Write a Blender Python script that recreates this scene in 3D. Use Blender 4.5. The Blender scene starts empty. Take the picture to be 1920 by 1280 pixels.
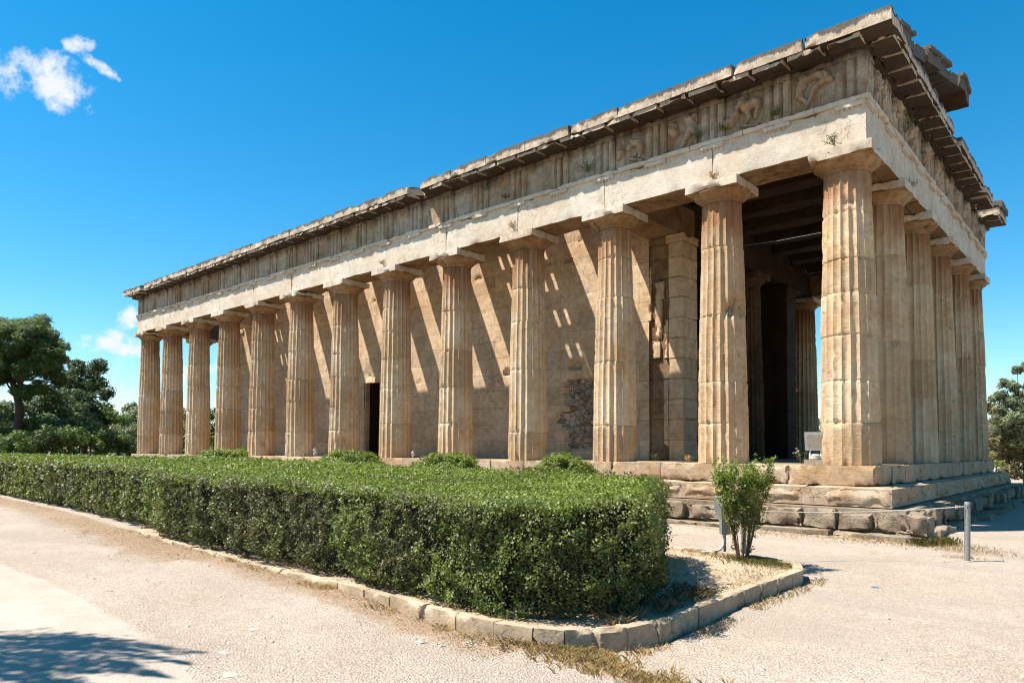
import bpy, bmesh, math, random
import numpy as np
from mathutils import Vector, Matrix, noise as mn

R = math.radians
C = bpy.context.scene.collection
SC = bpy.context.scene

# ------------------------------------------------------------------ camera
CAM = np.array([3.85397, -14.02395, 0.23402])
YAW, PITCH, ROLL = -0.73697, 0.03115, 0.00469
FPX, CX, CY = 1332.62, 919.19, 802.56          # focal length / principal point on a 1920 px wide frame
_f = np.array([math.cos(PITCH)*math.sin(YAW), math.cos(PITCH)*math.cos(YAW), math.sin(PITCH)])
_r = np.array([math.cos(YAW), -math.sin(YAW), 0.0])
_u = np.cross(_r, _f)
RT = math.cos(ROLL)*_r + math.sin(ROLL)*_u
UP = -math.sin(ROLL)*_r + math.cos(ROLL)*_u
FW = _f
cd = bpy.data.cameras.new('camera'); cam = bpy.data.objects.new('camera', cd); C.objects.link(cam)
cam.matrix_world = Matrix([[RT[i], UP[i], -FW[i], CAM[i]] for i in range(3)] + [[0, 0, 0, 1]])
cd.sensor_width = 36; cd.lens = FPX/1920*36
cd.shift_x = -(CX-960)/1920; cd.shift_y = (CY-640)/1920
cd.clip_start = .05; cd.clip_end = 3000
SC.camera = cam
def ray(x, y): return FW + RT*(x-CX)/FPX - UP*(y-CY)/FPX
def at(x, y, d): return CAM + ray(x, y)*d                 # a point at distance d
def on(x, y, ax, v):                                      # a point on the plane axis = v
    k = ray(x, y); return CAM + k*((v-CAM[ax])/k[ax])
def cdist(p): return float(np.linalg.norm(np.array(p)-CAM))

# ------------------------------------------------------------------ light
LX, LY = .42, .408                                         # sunlight travels (LX, LY, -1)
sl = bpy.data.lights.new('sun', 'SUN'); sun = bpy.data.objects.new('sun', sl); C.objects.link(sun)
sl.energy = 5.0; sl.angle = R(.55); sl.color = (1, .955, .885)
sun.rotation_euler = Vector((LX, LY, -1)).to_track_quat('-Z', 'Y').to_euler()
sun.location = (-20, -20, 40)
SUN_EL = math.atan(1/math.hypot(LX, LY)); SUN_AZ = math.atan2(-LX, -LY)     # azimuth measured from +Y towards +X
w = bpy.data.worlds.new('World'); SC.world = w; w.use_nodes = True
SC.view_settings.view_transform = 'Standard'; SC.view_settings.look = 'None'
SC.view_settings.gamma = 1; SC.view_settings.exposure = 1.12
SC.cycles.filter_width = 1.1
SC.cycles.max_bounces = 6; SC.cycles.diffuse_bounces = 2; SC.cycles.transparent_max_bounces = 4

def world():
    nt = w.node_tree; N = nt.nodes; L = nt.links; N.clear()
    sky = N.new('ShaderNodeTexSky'); sky.sky_type = 'NISHITA'; sky.sun_disc = False
    sky.sun_elevation = SUN_EL; sky.sun_rotation = SUN_AZ; sky.altitude = 200
    sky.air_density = 1.0; sky.dust_density = .15; sky.ozone_density = 3.0
    tc = N.new('ShaderNodeTexCoord')
    hs = N.new('ShaderNodeHueSaturation'); hs.inputs['Saturation'].default_value = 1.42; hs.inputs['Value'].default_value = 1.25
    hs.inputs['Hue'].default_value = .486
    L.new(sky.outputs[0], hs.inputs['Color'])
    ns = N.new('ShaderNodeTexNoise'); ns.inputs['Scale'].default_value = 34; ns.inputs['Detail'].default_value = 9
    ns.inputs['Roughness'].default_value = .62; L.new(tc.outputs['Generated'], ns.inputs['Vector'])
    nb = N.new('ShaderNodeTexNoise'); nb.inputs['Scale'].default_value = 9; nb.inputs['Detail'].default_value = 4
    L.new(tc.outputs['Generated'], nb.inputs['Vector'])
    def M(op, a, b=None, c=None):
        n = N.new('ShaderNodeMath'); n.operation = op
        for i, v in enumerate((a, b, c)):
            if v is None: continue
            if isinstance(v, (int, float)): n.inputs[i].default_value = v
            else: L.new(v, n.inputs[i])
        return n.outputs[0]
    total = None
    # clouds: direction, half width, half height, tilt, density
    for (x, y, a, b, t, dn) in [(98, 150, 62, 36, 10, 1.0), (22, 168, 18, 14, 0, .7), (150, 84, 20, 13, -25, .8), (176, 118, 28, 9, 25, .8), (60, 112, 32, 10, 0, .7),
                                (243, 602, 20, 22, 30, .9), (222, 650, 48, 14, 12, .8), (172, 651, 22, 10, 8, .55), (232, 632, 34, 12, 15, .7),
                                (235, 735, 60, 14, 0, .4), (352, 705, 30, 16, 0, .7), (402, 690, 20, 14, 0, .6), (230, 690, 90, 22, 10, .3)]:
        d = ray(x, y); d = d/np.linalg.norm(d)
        rr = np.cross(d, [0, 0, 1]); rr /= np.linalg.norm(rr); uu = np.cross(rr, d)
        ct, st = math.cos(R(t)), math.sin(R(t))
        r2 = ct*rr - st*uu; u2 = st*rr + ct*uu
        outs = []
        for vec, s in ((r2, a), (u2, b)):
            n = N.new('ShaderNodeVectorMath'); n.operation = 'DOT_PRODUCT'; L.new(tc.outputs['Generated'], n.inputs[0])
            n.inputs[1].default_value = tuple(vec/(s/FPX*1.0)); outs.append(n.outputs['Value'])
        q = M('ADD', M('MULTIPLY', outs[0], outs[0]), M('MULTIPLY', outs[1], outs[1]))
        n = N.new('ShaderNodeVectorMath'); n.operation = 'DOT_PRODUCT'; L.new(tc.outputs['Generated'], n.inputs[0]); n.inputs[1].default_value = tuple(d)
        q = M('ADD', q, M('MULTIPLY', M('LESS_THAN', n.outputs['Value'], 0), 99))
        m = M('MULTIPLY', M('SUBTRACT', 1, M('MINIMUM', M('MULTIPLY', q, .55), 9)), dn)
        total = m if total is None else M('MAXIMUM', total, m)
    f = M('ADD', M('MAXIMUM', total, -3), M('MULTIPLY', M('SUBTRACT', ns.outputs['Fac'], .50), 3.0))
    f = M('ADD', f, M('MULTIPLY', M('SUBTRACT', nb.outputs['Fac'], .5), .5))
    f = M('MULTIPLY', M('SUBTRACT', f, .30), 1.2)
    cl = N.new('ShaderNodeClamp'); L.new(f, cl.inputs[0])
    f2 = M('MULTIPLY', M('MULTIPLY', cl.outputs[0], cl.outputs[0]), M('SUBTRACT', 3, M('MULTIPLY', cl.outputs[0], 2)))
    f2 = M('MULTIPLY', f2, .95)
    mx = N.new('ShaderNodeMix'); mx.data_type = 'RGBA'; L.new(f2, mx.inputs[0]); L.new(hs.outputs[0], mx.inputs[6])
    mx.inputs[7].default_value = (6.3, 6.5, 6.9, 1)
    bg = N.new('ShaderNodeBackground'); bg.inputs['Strength'].default_value = .070; L.new(mx.outputs[2], bg.inputs['Color'])
    o = N.new('ShaderNodeOutputWorld'); L.new(bg.outputs[0], o.inputs[0])
world()

# ------------------------------------------------------------------ constants of the place
G = -1.15                                                   # ground level; the temple floor is z = 0
XS = [0, -2.413] + [-2.413-2.583*i for i in range(1, 11)] + [-2.413*2-2.583*10]
YS = [0, 2.413, 2.413+2.583, 2.413+2*2.583, 2.413+3*2.583, 2*2.413+3*2.583]
XW, YN = XS[-1], YS[-1]
HC = 5.713; ZA = HC+.835; ZF = ZA+.828
rnd = random.Random(7)
def nz(x, y, z): return mn.noise(Vector((x, y, z)))
def fbm(x, y, z, o=4): return mn.fractal(Vector((x, y, z)), .8, 2.1, o)

# ------------------------------------------------------------------ materials
ALB = .72                                                    # one scale for all stone, soil and paint colours
class NT:
    def __init__(s, name):
        s.m = bpy.data.materials.new(name); s.m.use_nodes = True
        s.N = s.m.node_tree.nodes; s.L = s.m.node_tree.links
        s.b = s.N['Principled BSDF']; s.b.inputs['Roughness'].default_value = .85
        s.b.inputs['Specular IOR Level'].default_value = .25
        g = s.N.new('ShaderNodeNewGeometry'); s.pos = g.outputs['Position']; s.geo = g
    def node(s, t, **k):
        n = s.N.new(t)
        for a, v in k.items(): setattr(n, a, v)
        return n
    def put(s, sock, v):
        if isinstance(v, bpy.types.NodeSocket): s.L.new(v, sock)
        else: sock.default_value = v if not (isinstance(v, tuple) and len(v) == 3 and sock.type == 'RGBA') else (*v, 1)
    def math(s, op, a, b=0.0, clamp=False):
        n = s.node('ShaderNodeMath', operation=op, use_clamp=clamp); s.put(n.inputs[0], a); s.put(n.inputs[1], b); return n.outputs[0]
    def scaled(s, sc, off=(0, 0, 0)):
        n = s.node('ShaderNodeVectorMath', operation='MULTIPLY_ADD'); s.put(n.inputs[0], s.pos); s.put(n.inputs[1], tuple(sc)); s.put(n.inputs[2], tuple(off)); return n.outputs[0]
    def noise(s, scale, detail=5, rough=.55, vec=None, out='Fac', dist=0):
        n = s.node('ShaderNodeTexNoise'); s.put(n.inputs['Scale'], scale); s.put(n.inputs['Detail'], detail); s.put(n.inputs['Roughness'], rough)
        s.put(n.inputs['Distortion'], dist); s.L.new(vec if vec is not None else s.pos, n.inputs['Vector']); return n.outputs[out]
    def ramp(s, v, a, b, lo=0., hi=1.):
        n = s.node('ShaderNodeMapRange', clamp=True); s.put(n.inputs[0], v); s.put(n.inputs[1], a); s.put(n.inputs[2], b); s.put(n.inputs[3], lo); s.put(n.inputs[4], hi); return n.outputs[0]
    def mix(s, f, a, b, mode='MIX'):
        n = s.node('ShaderNodeMix', data_type='RGBA', blend_type=mode); s.put(n.inputs[0], f); s.put(n.inputs[6], a); s.put(n.inputs[7], b); return n.outputs[2]
    def bump(s, h, strength, dist, prev=None):
        n = s.node('ShaderNodeBump'); s.put(n.inputs['Height'], h); s.put(n.inputs['Strength'], strength); s.put(n.inputs['Distance'], dist)
        if prev is not None: s.L.new(prev, n.inputs['Normal'])
        return n.outputs[0]
    def sep(s):
        n = s.node('ShaderNodeSeparateXYZ'); s.L.new(s.pos, n.inputs[0]); return n.outputs
    def done(s, col, nrm=None, rough=None):
        col = s.mix(1., col, (ALB, ALB, ALB), 'MULTIPLY')
        s.put(s.b.inputs['Base Color'], col)
        if nrm is not None: s.L.new(nrm, s.b.inputs['Normal'])
        if rough is not None: s.put(s.b.inputs['Roughness'], rough)
        return s.m

def marble(name, a, b, stain=(.23, .11, .045), stain_amt=.5, grime=.35, streak=.5, bumpd=.02, zstain=None, zdark=None, stria=0., ashlar=False, vr=1., drum=False, grimecol=(.035, .03, .026)):
    t = NT(name)
    n1 = t.noise(.9, 6, .6); n2 = t.noise(6, 8, .65); n3 = t.noise(38, 4, .6)
    n4 = t.noise(21, 7, .72)
    col = t.mix(t.ramp(n1, .4, .6), a, b)
    var = t.math('MULTIPLY', t.ramp(n2, .3, .7, 1-.26*vr, 1+.22*vr), t.ramp(n4, .3, .7, 1-.18*vr, 1+.16*vr))
    col = t.mix(1.0, col, t.node('ShaderNodeCombineColor').outputs[0], 'MULTIPLY') if False else col
    cc = t.node('ShaderNodeCombineColor'); [t.put(cc.inputs[i], var) for i in range(3)]
    col = t.mix(1.0, col, cc.outputs[0], 'MULTIPLY')
    if drum:
        da = t.node('ShaderNodeAttribute', attribute_name='drum'); dv = t.ramp(da.outputs['Fac'], 0, 1, .80, 1.10)
        cd_ = t.node('ShaderNodeCombineColor'); t.put(cd_.inputs[0], dv); t.put(cd_.inputs[1], t.math('POWER', dv, 1.15)); t.put(cd_.inputs[2], t.math('POWER', dv, 1.35)); col = t.mix(1., col, cd_.outputs[0], 'MULTIPLY')
    vein = t.ramp(t.math('ABSOLUTE', t.math('SUBTRACT', t.noise(1.7, 6, .62, dist=1.2), .5)), 0, .011, .75, 0)
    vein = t.math('MULTIPLY', vein, t.ramp(t.noise(1.3, 3, .5, vec=t.scaled((1, 1, 1), (40, 2, 2))), .45, .6))
    col = t.mix(vein, col, tuple(c*.45 for c in stain))
    # rusty stains in vertical runs
    sv = t.noise(1, 7, .62, vec=t.scaled((4.5, 4.5, .55)), dist=.4)
    sm = t.ramp(sv, .52, .66, 0, streak)
    blot = t.ramp(t.noise(1.9, 7, .68, vec=t.scaled((1, 1, 1), (9, 3, 5))), .52, .66, 0, stain_amt)
    z = t.sep()[2]
    st = t.math('MAXIMUM', sm, blot)
    if zstain:
        zm = t.ramp(t.math('ADD', z, t.math('MULTIPLY', t.noise(2.2, 5, .6), zstain[2])), zstain[0], zstain[1], 0, zstain[3])
        st = t.math('MAXIMUM', st, t.math('MULTIPLY', zm, t.ramp(sv, .3, .6, .35, 1)))
    col = t.mix(st, col, stain)
    # dark lichen and soot
    gv = t.noise(3.1, 9, .72, vec=t.scaled((1, 1, .7), (3, 7, 1)))
    gm = t.ramp(gv, .56, .67, 0, grime)
    fine = t.ramp(t.noise(1, 6, .75, vec=t.scaled((9, 9, 5), (5, 1, 8))), .60, .70, 0, min(.8, grime*1.3)); gm = t.math('MAXIMUM', gm, fine)
    if zdark:  # a further darkening with height
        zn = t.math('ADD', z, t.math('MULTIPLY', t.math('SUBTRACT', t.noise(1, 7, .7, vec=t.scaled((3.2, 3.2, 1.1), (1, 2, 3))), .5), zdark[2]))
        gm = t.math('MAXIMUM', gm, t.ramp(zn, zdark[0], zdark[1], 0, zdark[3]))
    col = t.mix(gm, col, grimecol)
    h = t.math('ADD', t.math('MULTIPLY', n2, .8), t.math('MULTIPLY', n3, .28))
    pit = t.ramp(t.noise(16, 3, .5), .28, .4, 0, 1)
    h = t.math('ADD', h, t.math('MULTIPLY', pit, .25))
    if stria:
        h = t.math('ADD', h, t.math('MULTIPLY', t.noise(1, 5, .6, vec=t.scaled((4, 4, 34)), dist=.6), stria))
    nr = t.bump(h, .8, bumpd)
    if ashlar:
        sx = t.sep(); cb = t.node('ShaderNodeCombineXYZ'); t.put(cb.inputs[0], sx[0]); t.put(cb.inputs[1], sx[2])
        br = t.node('ShaderNodeTexBrick', offset=.5, squash=1.0); t.L.new(cb.outputs[0], br.inputs['Vector'])
        for k, v in (('Scale', 1.0), ('Mortar Size', .0045), ('Mortar Smooth', .35), ('Bias', 0.), ('Brick Width', 1.27), ('Row Height', .513)): t.put(br.inputs[k], v)
        t.put(br.inputs['Color1'], (.82, .82, .82)); t.put(br.inputs['Color2'], (1.12, 1.08, 1.04)); t.put(br.inputs['Mortar'], (.42, .34, .28))
        col = t.mix(.85, col, br.outputs['Color'], 'MULTIPLY')
        nr = t.bump(t.math('SUBTRACT', 1, br.outputs['Fac']), .6, .012, nr)
        # ragged dark edges where joints have opened
        ne = t.ramp(t.noise(2.6, 6, .7, vec=t.scaled((1, 1, 1), (20, 0, 4))), .56, .66, 0, 1)
        br2 = t.node('ShaderNodeTexBrick', offset=.5); t.L.new(cb.outputs[0], br2.inputs['Vector'])
        for k, v in (('Scale', 1.0), ('Mortar Size', .02), ('Mortar Smooth', .7), ('Bias', 0.), ('Brick Width', 1.27), ('Row Height', .513)): t.put(br2.inputs[k], v)
        col = t.mix(t.math('MULTIPLY', t.math('MULTIPLY', br2.outputs['Fac'], ne), .75), col, (.05, .035, .025))
    return t.done(col, nr, .86)

M = {}
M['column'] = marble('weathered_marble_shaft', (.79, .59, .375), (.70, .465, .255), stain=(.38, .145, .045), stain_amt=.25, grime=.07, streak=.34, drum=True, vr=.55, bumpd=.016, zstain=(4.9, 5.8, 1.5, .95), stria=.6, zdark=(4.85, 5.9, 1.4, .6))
M['column_pale'] = M['column']
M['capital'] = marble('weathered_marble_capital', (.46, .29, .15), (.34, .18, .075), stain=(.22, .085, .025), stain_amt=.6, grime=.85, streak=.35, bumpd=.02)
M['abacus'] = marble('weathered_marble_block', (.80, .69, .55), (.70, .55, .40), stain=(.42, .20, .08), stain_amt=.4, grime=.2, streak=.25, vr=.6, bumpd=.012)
M['architrave'] = marble('pale_marble_beam', (.80, .685, .54), (.72, .575, .425), stain=(.40, .22, .11), stain_amt=.25, grime=.05, streak=.14, vr=.6, bumpd=.010, stria=.5)
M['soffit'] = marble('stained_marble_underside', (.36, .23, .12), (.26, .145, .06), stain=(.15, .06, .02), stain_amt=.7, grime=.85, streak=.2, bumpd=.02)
M['frieze'] = marble('grey_stained_marble', (0.556, 0.45, 0.33), (0.412, 0.28, 0.163), stain=(.26, .125, .05), stain_amt=.6, grime=.28, streak=.75, bumpd=.012, zdark=(7.10, 7.42, .8, .92))  # zdark deepens the tone upward to the cornice
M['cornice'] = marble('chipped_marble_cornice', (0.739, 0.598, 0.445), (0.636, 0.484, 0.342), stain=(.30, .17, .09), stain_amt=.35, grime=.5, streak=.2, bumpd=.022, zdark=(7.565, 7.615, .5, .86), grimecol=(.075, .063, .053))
M['under'] = marble('shaded_underside_marble', (0.0865, 0.0614, 0.041), (0.0592, 0.0387, 0.0228), stain=(.09, .045, .02), stain_amt=.6, grime=.75, streak=.2, bumpd=.02)  # shade under overhangs and ceilings is put into this colour
M['wall'] = marble('ashlar_marble_wall', (.80, .60, .40), (.70, .48, .285), stain=(.36, .18, .07), stain_amt=.28, grime=.2, streak=.22, vr=.8, bumpd=.012, ashlar=True)
M['inner'] = marble('shaded_inner_marble', (0.078, 0.0432, 0.0216), (0.045, 0.0228, 0.0108), stain=(.04, .018, .008), stain_amt=.6, grime=.7, streak=.6, bumpd=.02)  # gloom of the interior put into the base colour and heavy grime
M['pier'] = marble('brown_stained_wall', (0.336, 0.216, 0.12), (0.24, 0.136, 0.064), stain=(.12, .055, .02), stain_amt=.6, grime=.5, streak=.5, bumpd=.02)
M['porch'] = marble('shaded_porch_marble', (0.182, 0.108, 0.056), (0.105, 0.056, 0.0252), stain=(.07, .03, .012), stain_amt=.6, grime=.55, streak=.6, bumpd=.02)  # darkened marble: the porch's shade is painted into its colour
M['step'] = marble('worn_marble_step', (0.579, 0.44, 0.3), (0.523, 0.334, 0.178), stain=(.42, .21, .08), stain_amt=.5, grime=.18, streak=.2, bumpd=.018, stria=.35)
M['rough'] = marble('rough_limestone', (0.399, 0.315, 0.221), (0.323, 0.238, 0.153), stain=(.24, .13, .06), stain_amt=.4, grime=.55, streak=.1, bumpd=.05)
def rubble():
    t = NT('rubble_masonry'); v = t.scaled((5.2, 1, 6.6))
    n = t.node('ShaderNodeTexVoronoi', feature='DISTANCE_TO_EDGE'); t.put(n.inputs['Scale'], 1.); t.L.new(v, n.inputs['Vector'])
    c = t.node('ShaderNodeTexVoronoi'); t.put(c.inputs['Scale'], 1.); t.L.new(v, c.inputs['Vector']); sp = t.node('ShaderNodeSeparateColor'); t.L.new(c.outputs['Color'], sp.inputs[0])
    col = t.mix(sp.outputs[0], (.26, .18, .11), (.62, .51, .39)); nn = t.noise(9, 7, .7); col = t.mix(t.ramp(nn, .5, .66, 0, .6), col, (.09, .06, .04))
    col = t.mix(t.ramp(t.math('ADD', n.outputs['Distance'], t.math('MULTIPLY', t.math('SUBTRACT', nn, .5), .2)), .015, .075, .8, 0), col, (.06, .042, .028))
    return t.done(col, t.bump(nn, .8, .03), .95)
M['rubble'] = rubble()
M['kerb'] = marble('kerb_limestone', (0.59, 0.44, 0.293), (0.495, 0.361, 0.23), stain=(.32, .22, .13), stain_amt=.3, grime=.35, streak=.1, bumpd=.012)
M['stone'] = marble('loose_stone', (0.516, 0.451, 0.379), (0.445, 0.373, 0.301), stain=(.35, .26, .18), stain_amt=.3, grime=.2, streak=.0, bumpd=.01)

def leafmat(name, c0, c1, c2, rough=.5, trans=.25, big=1.2, patch=None):
    t = NT(name)
    at_ = t.node('ShaderNodeAttribute', attribute_name='tint'); f = at_.outputs['Fac']
    col = t.mix(t.ramp(f, 0, .6), c0, c1); col = t.mix(t.ramp(f, .72, 1), col, c2)
    v = t.ramp(t.noise(big, 4), .3, .7, .68, 1.3)
    cc = t.node('ShaderNodeCombineColor'); [t.put(cc.inputs[i], v) for i in range(3)]
    col = t.mix(1., col, cc.outputs[0], 'MULTIPLY')
    if patch:
        col = t.mix(t.ramp(t.noise(.75, 4, .6, vec=t.scaled((1, 1, .8), (3, 4, 5))), .5, .62, 0, .62), col, patch)
        col = t.mix(t.ramp(t.noise(.8, 3, .6, vec=t.scaled((1, 1, .4), (13, 4, 5))), .52, .62, 0, .5), col, (.17, .25, .03))
    col = t.mix(1., col, (.80, .80, .80), 'MULTIPLY')
    t.put(t.b.inputs['Base Color'], col); t.put(t.b.inputs['Roughness'], rough); t.b.inputs['Specular IOR Level'].default_value = .35
    tr = t.node('ShaderNodeBsdfTranslucent'); t.put(tr.inputs['Color'], t.mix(.5, col, (c2[0]*1.3, c2[1]*1.4, c2[2]*.6)))
    ms = t.node('ShaderNodeMixShader'); ms.inputs[0].default_value = trans
    t.L.new(t.b.outputs[0], ms.inputs[1]); t.L.new(tr.outputs[0], ms.inputs[2])
    t.L.new(ms.outputs[0], t.N['Material Output'].inputs['Surface'])
    return t.m
M['hedge'] = leafmat('hedge_leaf', (.048, .050, .014), (.145, .165, .028), (.36, .36, .12), big=1.3, trans=.18, patch=(.085, .068, .028))
M['hedge_tip'] = leafmat('young_hedge_leaf', (.085, .115, .013), (.185, .235, .025), (.31, .36, .075), trans=.24)
M['pine'] = leafmat('pine_needle', (0.0462, 0.0846, 0.0185), (0.116, 0.177, 0.0339), (0.232, 0.294, 0.0692), trans=.12, rough=.7)
M['oak'] = leafmat('dark_broad_leaf', (0.0401, 0.0689, 0.0201), (0.086, 0.129, 0.0344), (0.173, 0.216, 0.0645), trans=.12, rough=.6)
M['green'] = leafmat('bush_leaf', (0.0594, 0.106, 0.0198), (0.119, 0.185, 0.0343), (0.224, 0.29, 0.066), trans=.2, rough=.6)
M['olive'] = leafmat('olive_leaf', (0.112, 0.138, 0.0688), (0.225, 0.25, 0.125), (0.375, 0.388, 0.213), trans=.15, rough=.6)
M['brown_leaf'] = leafmat('reddish_leaf', (.12, .10, .05), (.22, .19, .09), (.32, .30, .15), trans=.15, rough=.7)
M['dry'] = leafmat('dry_grass_blade', (.34, .22, .105), (.52, .36, .19), (.68, .53, .33), trans=.2, rough=.8)
M['drygreen'] = leafmat('greenish_grass_blade', (0.08, 0.096, 0.024), (0.176, 0.168, 0.056), (0.336, 0.272, 0.112), trans=.3, rough=.8)
M['litter'] = leafmat('fallen_dry_leaf', (0.165, 0.09, 0.0375), (0.285, 0.18, 0.0825), (0.413, 0.315, 0.18), trans=.1, rough=.9)
M['flower'] = leafmat('white_petal', (.7, .66, .5), (.8, .78, .7), (.85, .84, .8), trans=.2)

def simple(name, col, rough=.6, metal=0., nscale=20, var=.15, bumpd=.003, spec=.4):
    t = NT(name); n = t.noise(nscale, 6, .6)
    v = t.ramp(n, .3, .7, 1-var, 1+var); cc = t.node('ShaderNodeCombineColor'); [t.put(cc.inputs[i], v) for i in range(3)]
    c = t.mix(1., col, cc.outputs[0], 'MULTIPLY'); t.b.inputs['Metallic'].default_value = metal; t.b.inputs['Specular IOR Level'].default_value = spec
    return t.done(c, t.bump(n, .5, bumpd), rough)
M['bark'] = simple('rough_bark', (.075, .052, .036), .95, 0, 9, .5, .03)
M['twig'] = simple('twig_bark', (.15, .10, .065), .9, 0, 25, .4, .004)
M['core'] = simple('shaded_twigs', (.030, .026, .014), .95, 0, 14, .7, .05)
M['metal'] = simple('galvanised_metal', (.36, .35, .33), .5, .35, 40, .2, .001)
M['lampgrey'] = simple('grey_painted_metal', (.27, .28, .27), .5, .1, 30, .15, .001)
M['lampwhite'] = simple('white_enamel', (.74, .72, .66), .45, 0, 30, .12, .001)
M['lampback'] = simple('beige_housing', (.66, .58, .46), .6, 0, 30, .2, .001)  # plain beige, also used for the plinth lamp's lens
M['glass'] = simple('lamp_glass', (.05, .055, .06), .15, 0, 10, .1, .0005)
M['concrete'] = simple('concrete', (0.4, 0.336, 0.248), .9, 0, 18, .25, .006)
M['rope'] = simple('worn_rope', (.62, .57, .48), .85, 0, 60, .2, .002)
M['cable'] = simple('plastic_conduit', (.55, .53, .50), .6, 0, 60, .1, .001)
M['blue'] = simple('blue_plastic', (.10, .42, .62), .4, 0, 60, .1, .001)
M['statue'] = simple('pale_marble_statue', (.46, .44, .42), .7, 0, 12, .2, .01)

def ground_material():
    t = NT('gravel_and_dust')
    zone = t.node('ShaderNodeAttribute', attribute_name='zone', attribute_type='GEOMETRY')
    sp = t.node('ShaderNodeSeparateColor'); t.L.new(zone.outputs['Color'], sp.inputs[0])
    litter, slab, grass = sp.outputs[0], sp.outputs[1], sp.outputs[2]
    n1 = t.noise(.7, 6, .6); n2 = t.noise(9, 6, .7); n3 = t.noise(70, 3, .6); n4 = t.noise(170, 2, .5)
    col = t.mix(t.ramp(n1, .38, .62), (.665, .54, .425), (.575, .455, .345))
    col = t.mix(t.ramp(n2, .45, .72, 0, .55), col, (.44, .33, .235))
    gg = t.ramp(t.noise(60, 4, .7), .42, .58, .74, 1.15); g3 = t.node('ShaderNodeCombineColor'); [t.put(g3.inputs[i], gg) for i in range(3)]; col = t.mix(1., col, g3.outputs[0], 'MULTIPLY')
    vo = t.node('ShaderNodeTexVoronoi'); t.put(vo.inputs['Scale'], 60.); t.L.new(t.pos, vo.inputs['Vector'])
    vc = t.node('ShaderNodeSeparateColor'); t.L.new(vo.outputs['Color'], vc.inputs[0])
    col = t.mix(t.ramp(vc.outputs[0], .80, 1., 0, .5), col, (.34, .25, .17))
    col = t.mix(t.ramp(vc.outputs[1], .8, 1., 0, .5), col, (.70, .60, .49))
    # smooth trodden rock
    sl_ = t.mix(t.ramp(t.noise(1.6, 7, .65), .35, .7), (.56, .475, .39), (.48, .395, .31))
    sf = t.ramp(t.math('ADD', slab, t.math('MULTIPLY', t.math('SUBTRACT', n2, .5), .5)), .42, .58)
    col = t.mix(t.math('MULTIPLY', sf, .85), col, sl_)
    lf = t.ramp(t.math('ADD', litter, t.math('MULTIPLY', t.math('SUBTRACT', t.noise(3.5, 8, .7), .5), 1.5)), .4, .8)
    tr = t.ramp(t.noise(1, 5, .6, vec=t.scaled((.35, 1.1, 1), (2, 3, 0))), .5, .62, 0, .5); col = t.mix(tr, col, (.46, .375, .29))
    lcol = t.mix(t.ramp(t.noise(28, 5, .7), .35, .65), (.28, .155, .075), (.56, .40, .25))
    col = t.mix(t.math('MULTIPLY', lf, .8), col, lcol)
    gf = t.ramp(t.math('ADD', grass, t.math('MULTIPLY', t.math('SUBTRACT', t.noise(5, 7, .7), .5), .9)), .4, .7)
    gcol = t.mix(t.ramp(t.noise(16, 5, .7), .35, .65), (.25, .19, .10), (.38, .29, .17))
    col = t.mix(t.math('MULTIPLY', gf, .85), col, gcol)
    h = t.math('ADD', t.math('MULTIPLY', n3, .6), t.math('ADD', t.math('MULTIPLY', n4, .25), t.math('MULTIPLY', vo.outputs['Distance'], -.6)))
    amt = t.ramp(sf, 0, 1, 1., .25)
    nr = t.bump(h, amt, .022); nr = t.bump(n2, .5, .03, nr)
    return t.done(col, nr, .95)
M['ground'] = ground_material()
def field_material():
    t = NT('bed_soil'); n = t.noise(4, 8, .7)
    col = t.mix(t.ramp(n, .35, .65), (.62, .48, .33), (.46, .33, .20))
    col = t.mix(t.ramp(t.noise(30, 4), .5, .7, 0, .6), col, (.66, .55, .41))
    return t.done(col, t.bump(t.noise(40, 5, .7), .9, .02), .95)
M['bed'] = field_material()

# ------------------------------------------------------------------ object helpers
def tag(o, label=None, cat=None, group=None, kind=None):
    if label: o['label'] = label
    if cat: o['category'] = cat
    if group: o['group'] = group
    if kind: o['kind'] = kind
    return o
def thing(name, label, cat, loc=(0, 0, 0), group=None):
    o = bpy.data.objects.new(name, None); o.location = tuple(float(v) for v in loc); o.empty_display_size = .2; C.objects.link(o)
    return tag(o, label, cat, group)
def link(me, name, parent=None, at_parent=False):
    o = bpy.data.objects.new(name, me); C.objects.link(o)
    if parent is not None:
        o.parent = parent
        if not at_parent:
            p = parent; off = Vector((0, 0, 0))
            while p is not None: off += p.location; p = p.parent
            o.location = -off
    return o

class MB:
    def __init__(s): s.v = []; s.f = []; s.mi = []
    def add(s, vs, fs, mi=0):
        k = len(s.v); s.v.extend([tuple(map(float, p)) for p in vs]); s.f.extend([tuple(i+k for i in q) for q in fs])
        s.mi.extend([mi]*len(fs) if isinstance(mi, int) else mi); return s
    def box(s, x0, x1, y0, y1, z0, z1, mi=0):
        vs = [(x, y, z) for x in (x0, x1) for y in (y0, y1) for z in (z0, z1)]
        return s.add(vs, [(0, 1, 3, 2), (4, 6, 7, 5), (0, 4, 5, 1), (2, 3, 7, 6), (0, 2, 6, 4), (1, 5, 7, 3)], mi)
    def build(s, name, mats, parent=None, smooth=30, at_parent=False, map_=None):
        me = bpy.data.meshes.new(name)
        vs = s.v if map_ is None else [map_(*p) for p in s.v]
        me.from_pydata(vs, [], s.f)
        for m in (mats if isinstance(mats, (list, tuple)) else [mats]): me.materials.append(m)
        me.polygons.foreach_set('material_index', s.mi)
        if smooth:
            me.polygons.foreach_set('use_smooth', [True]*len(s.f)); me.set_sharp_from_angle(angle=R(smooth))
        me.update()
        return link(me, name, parent, at_parent)

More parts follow.
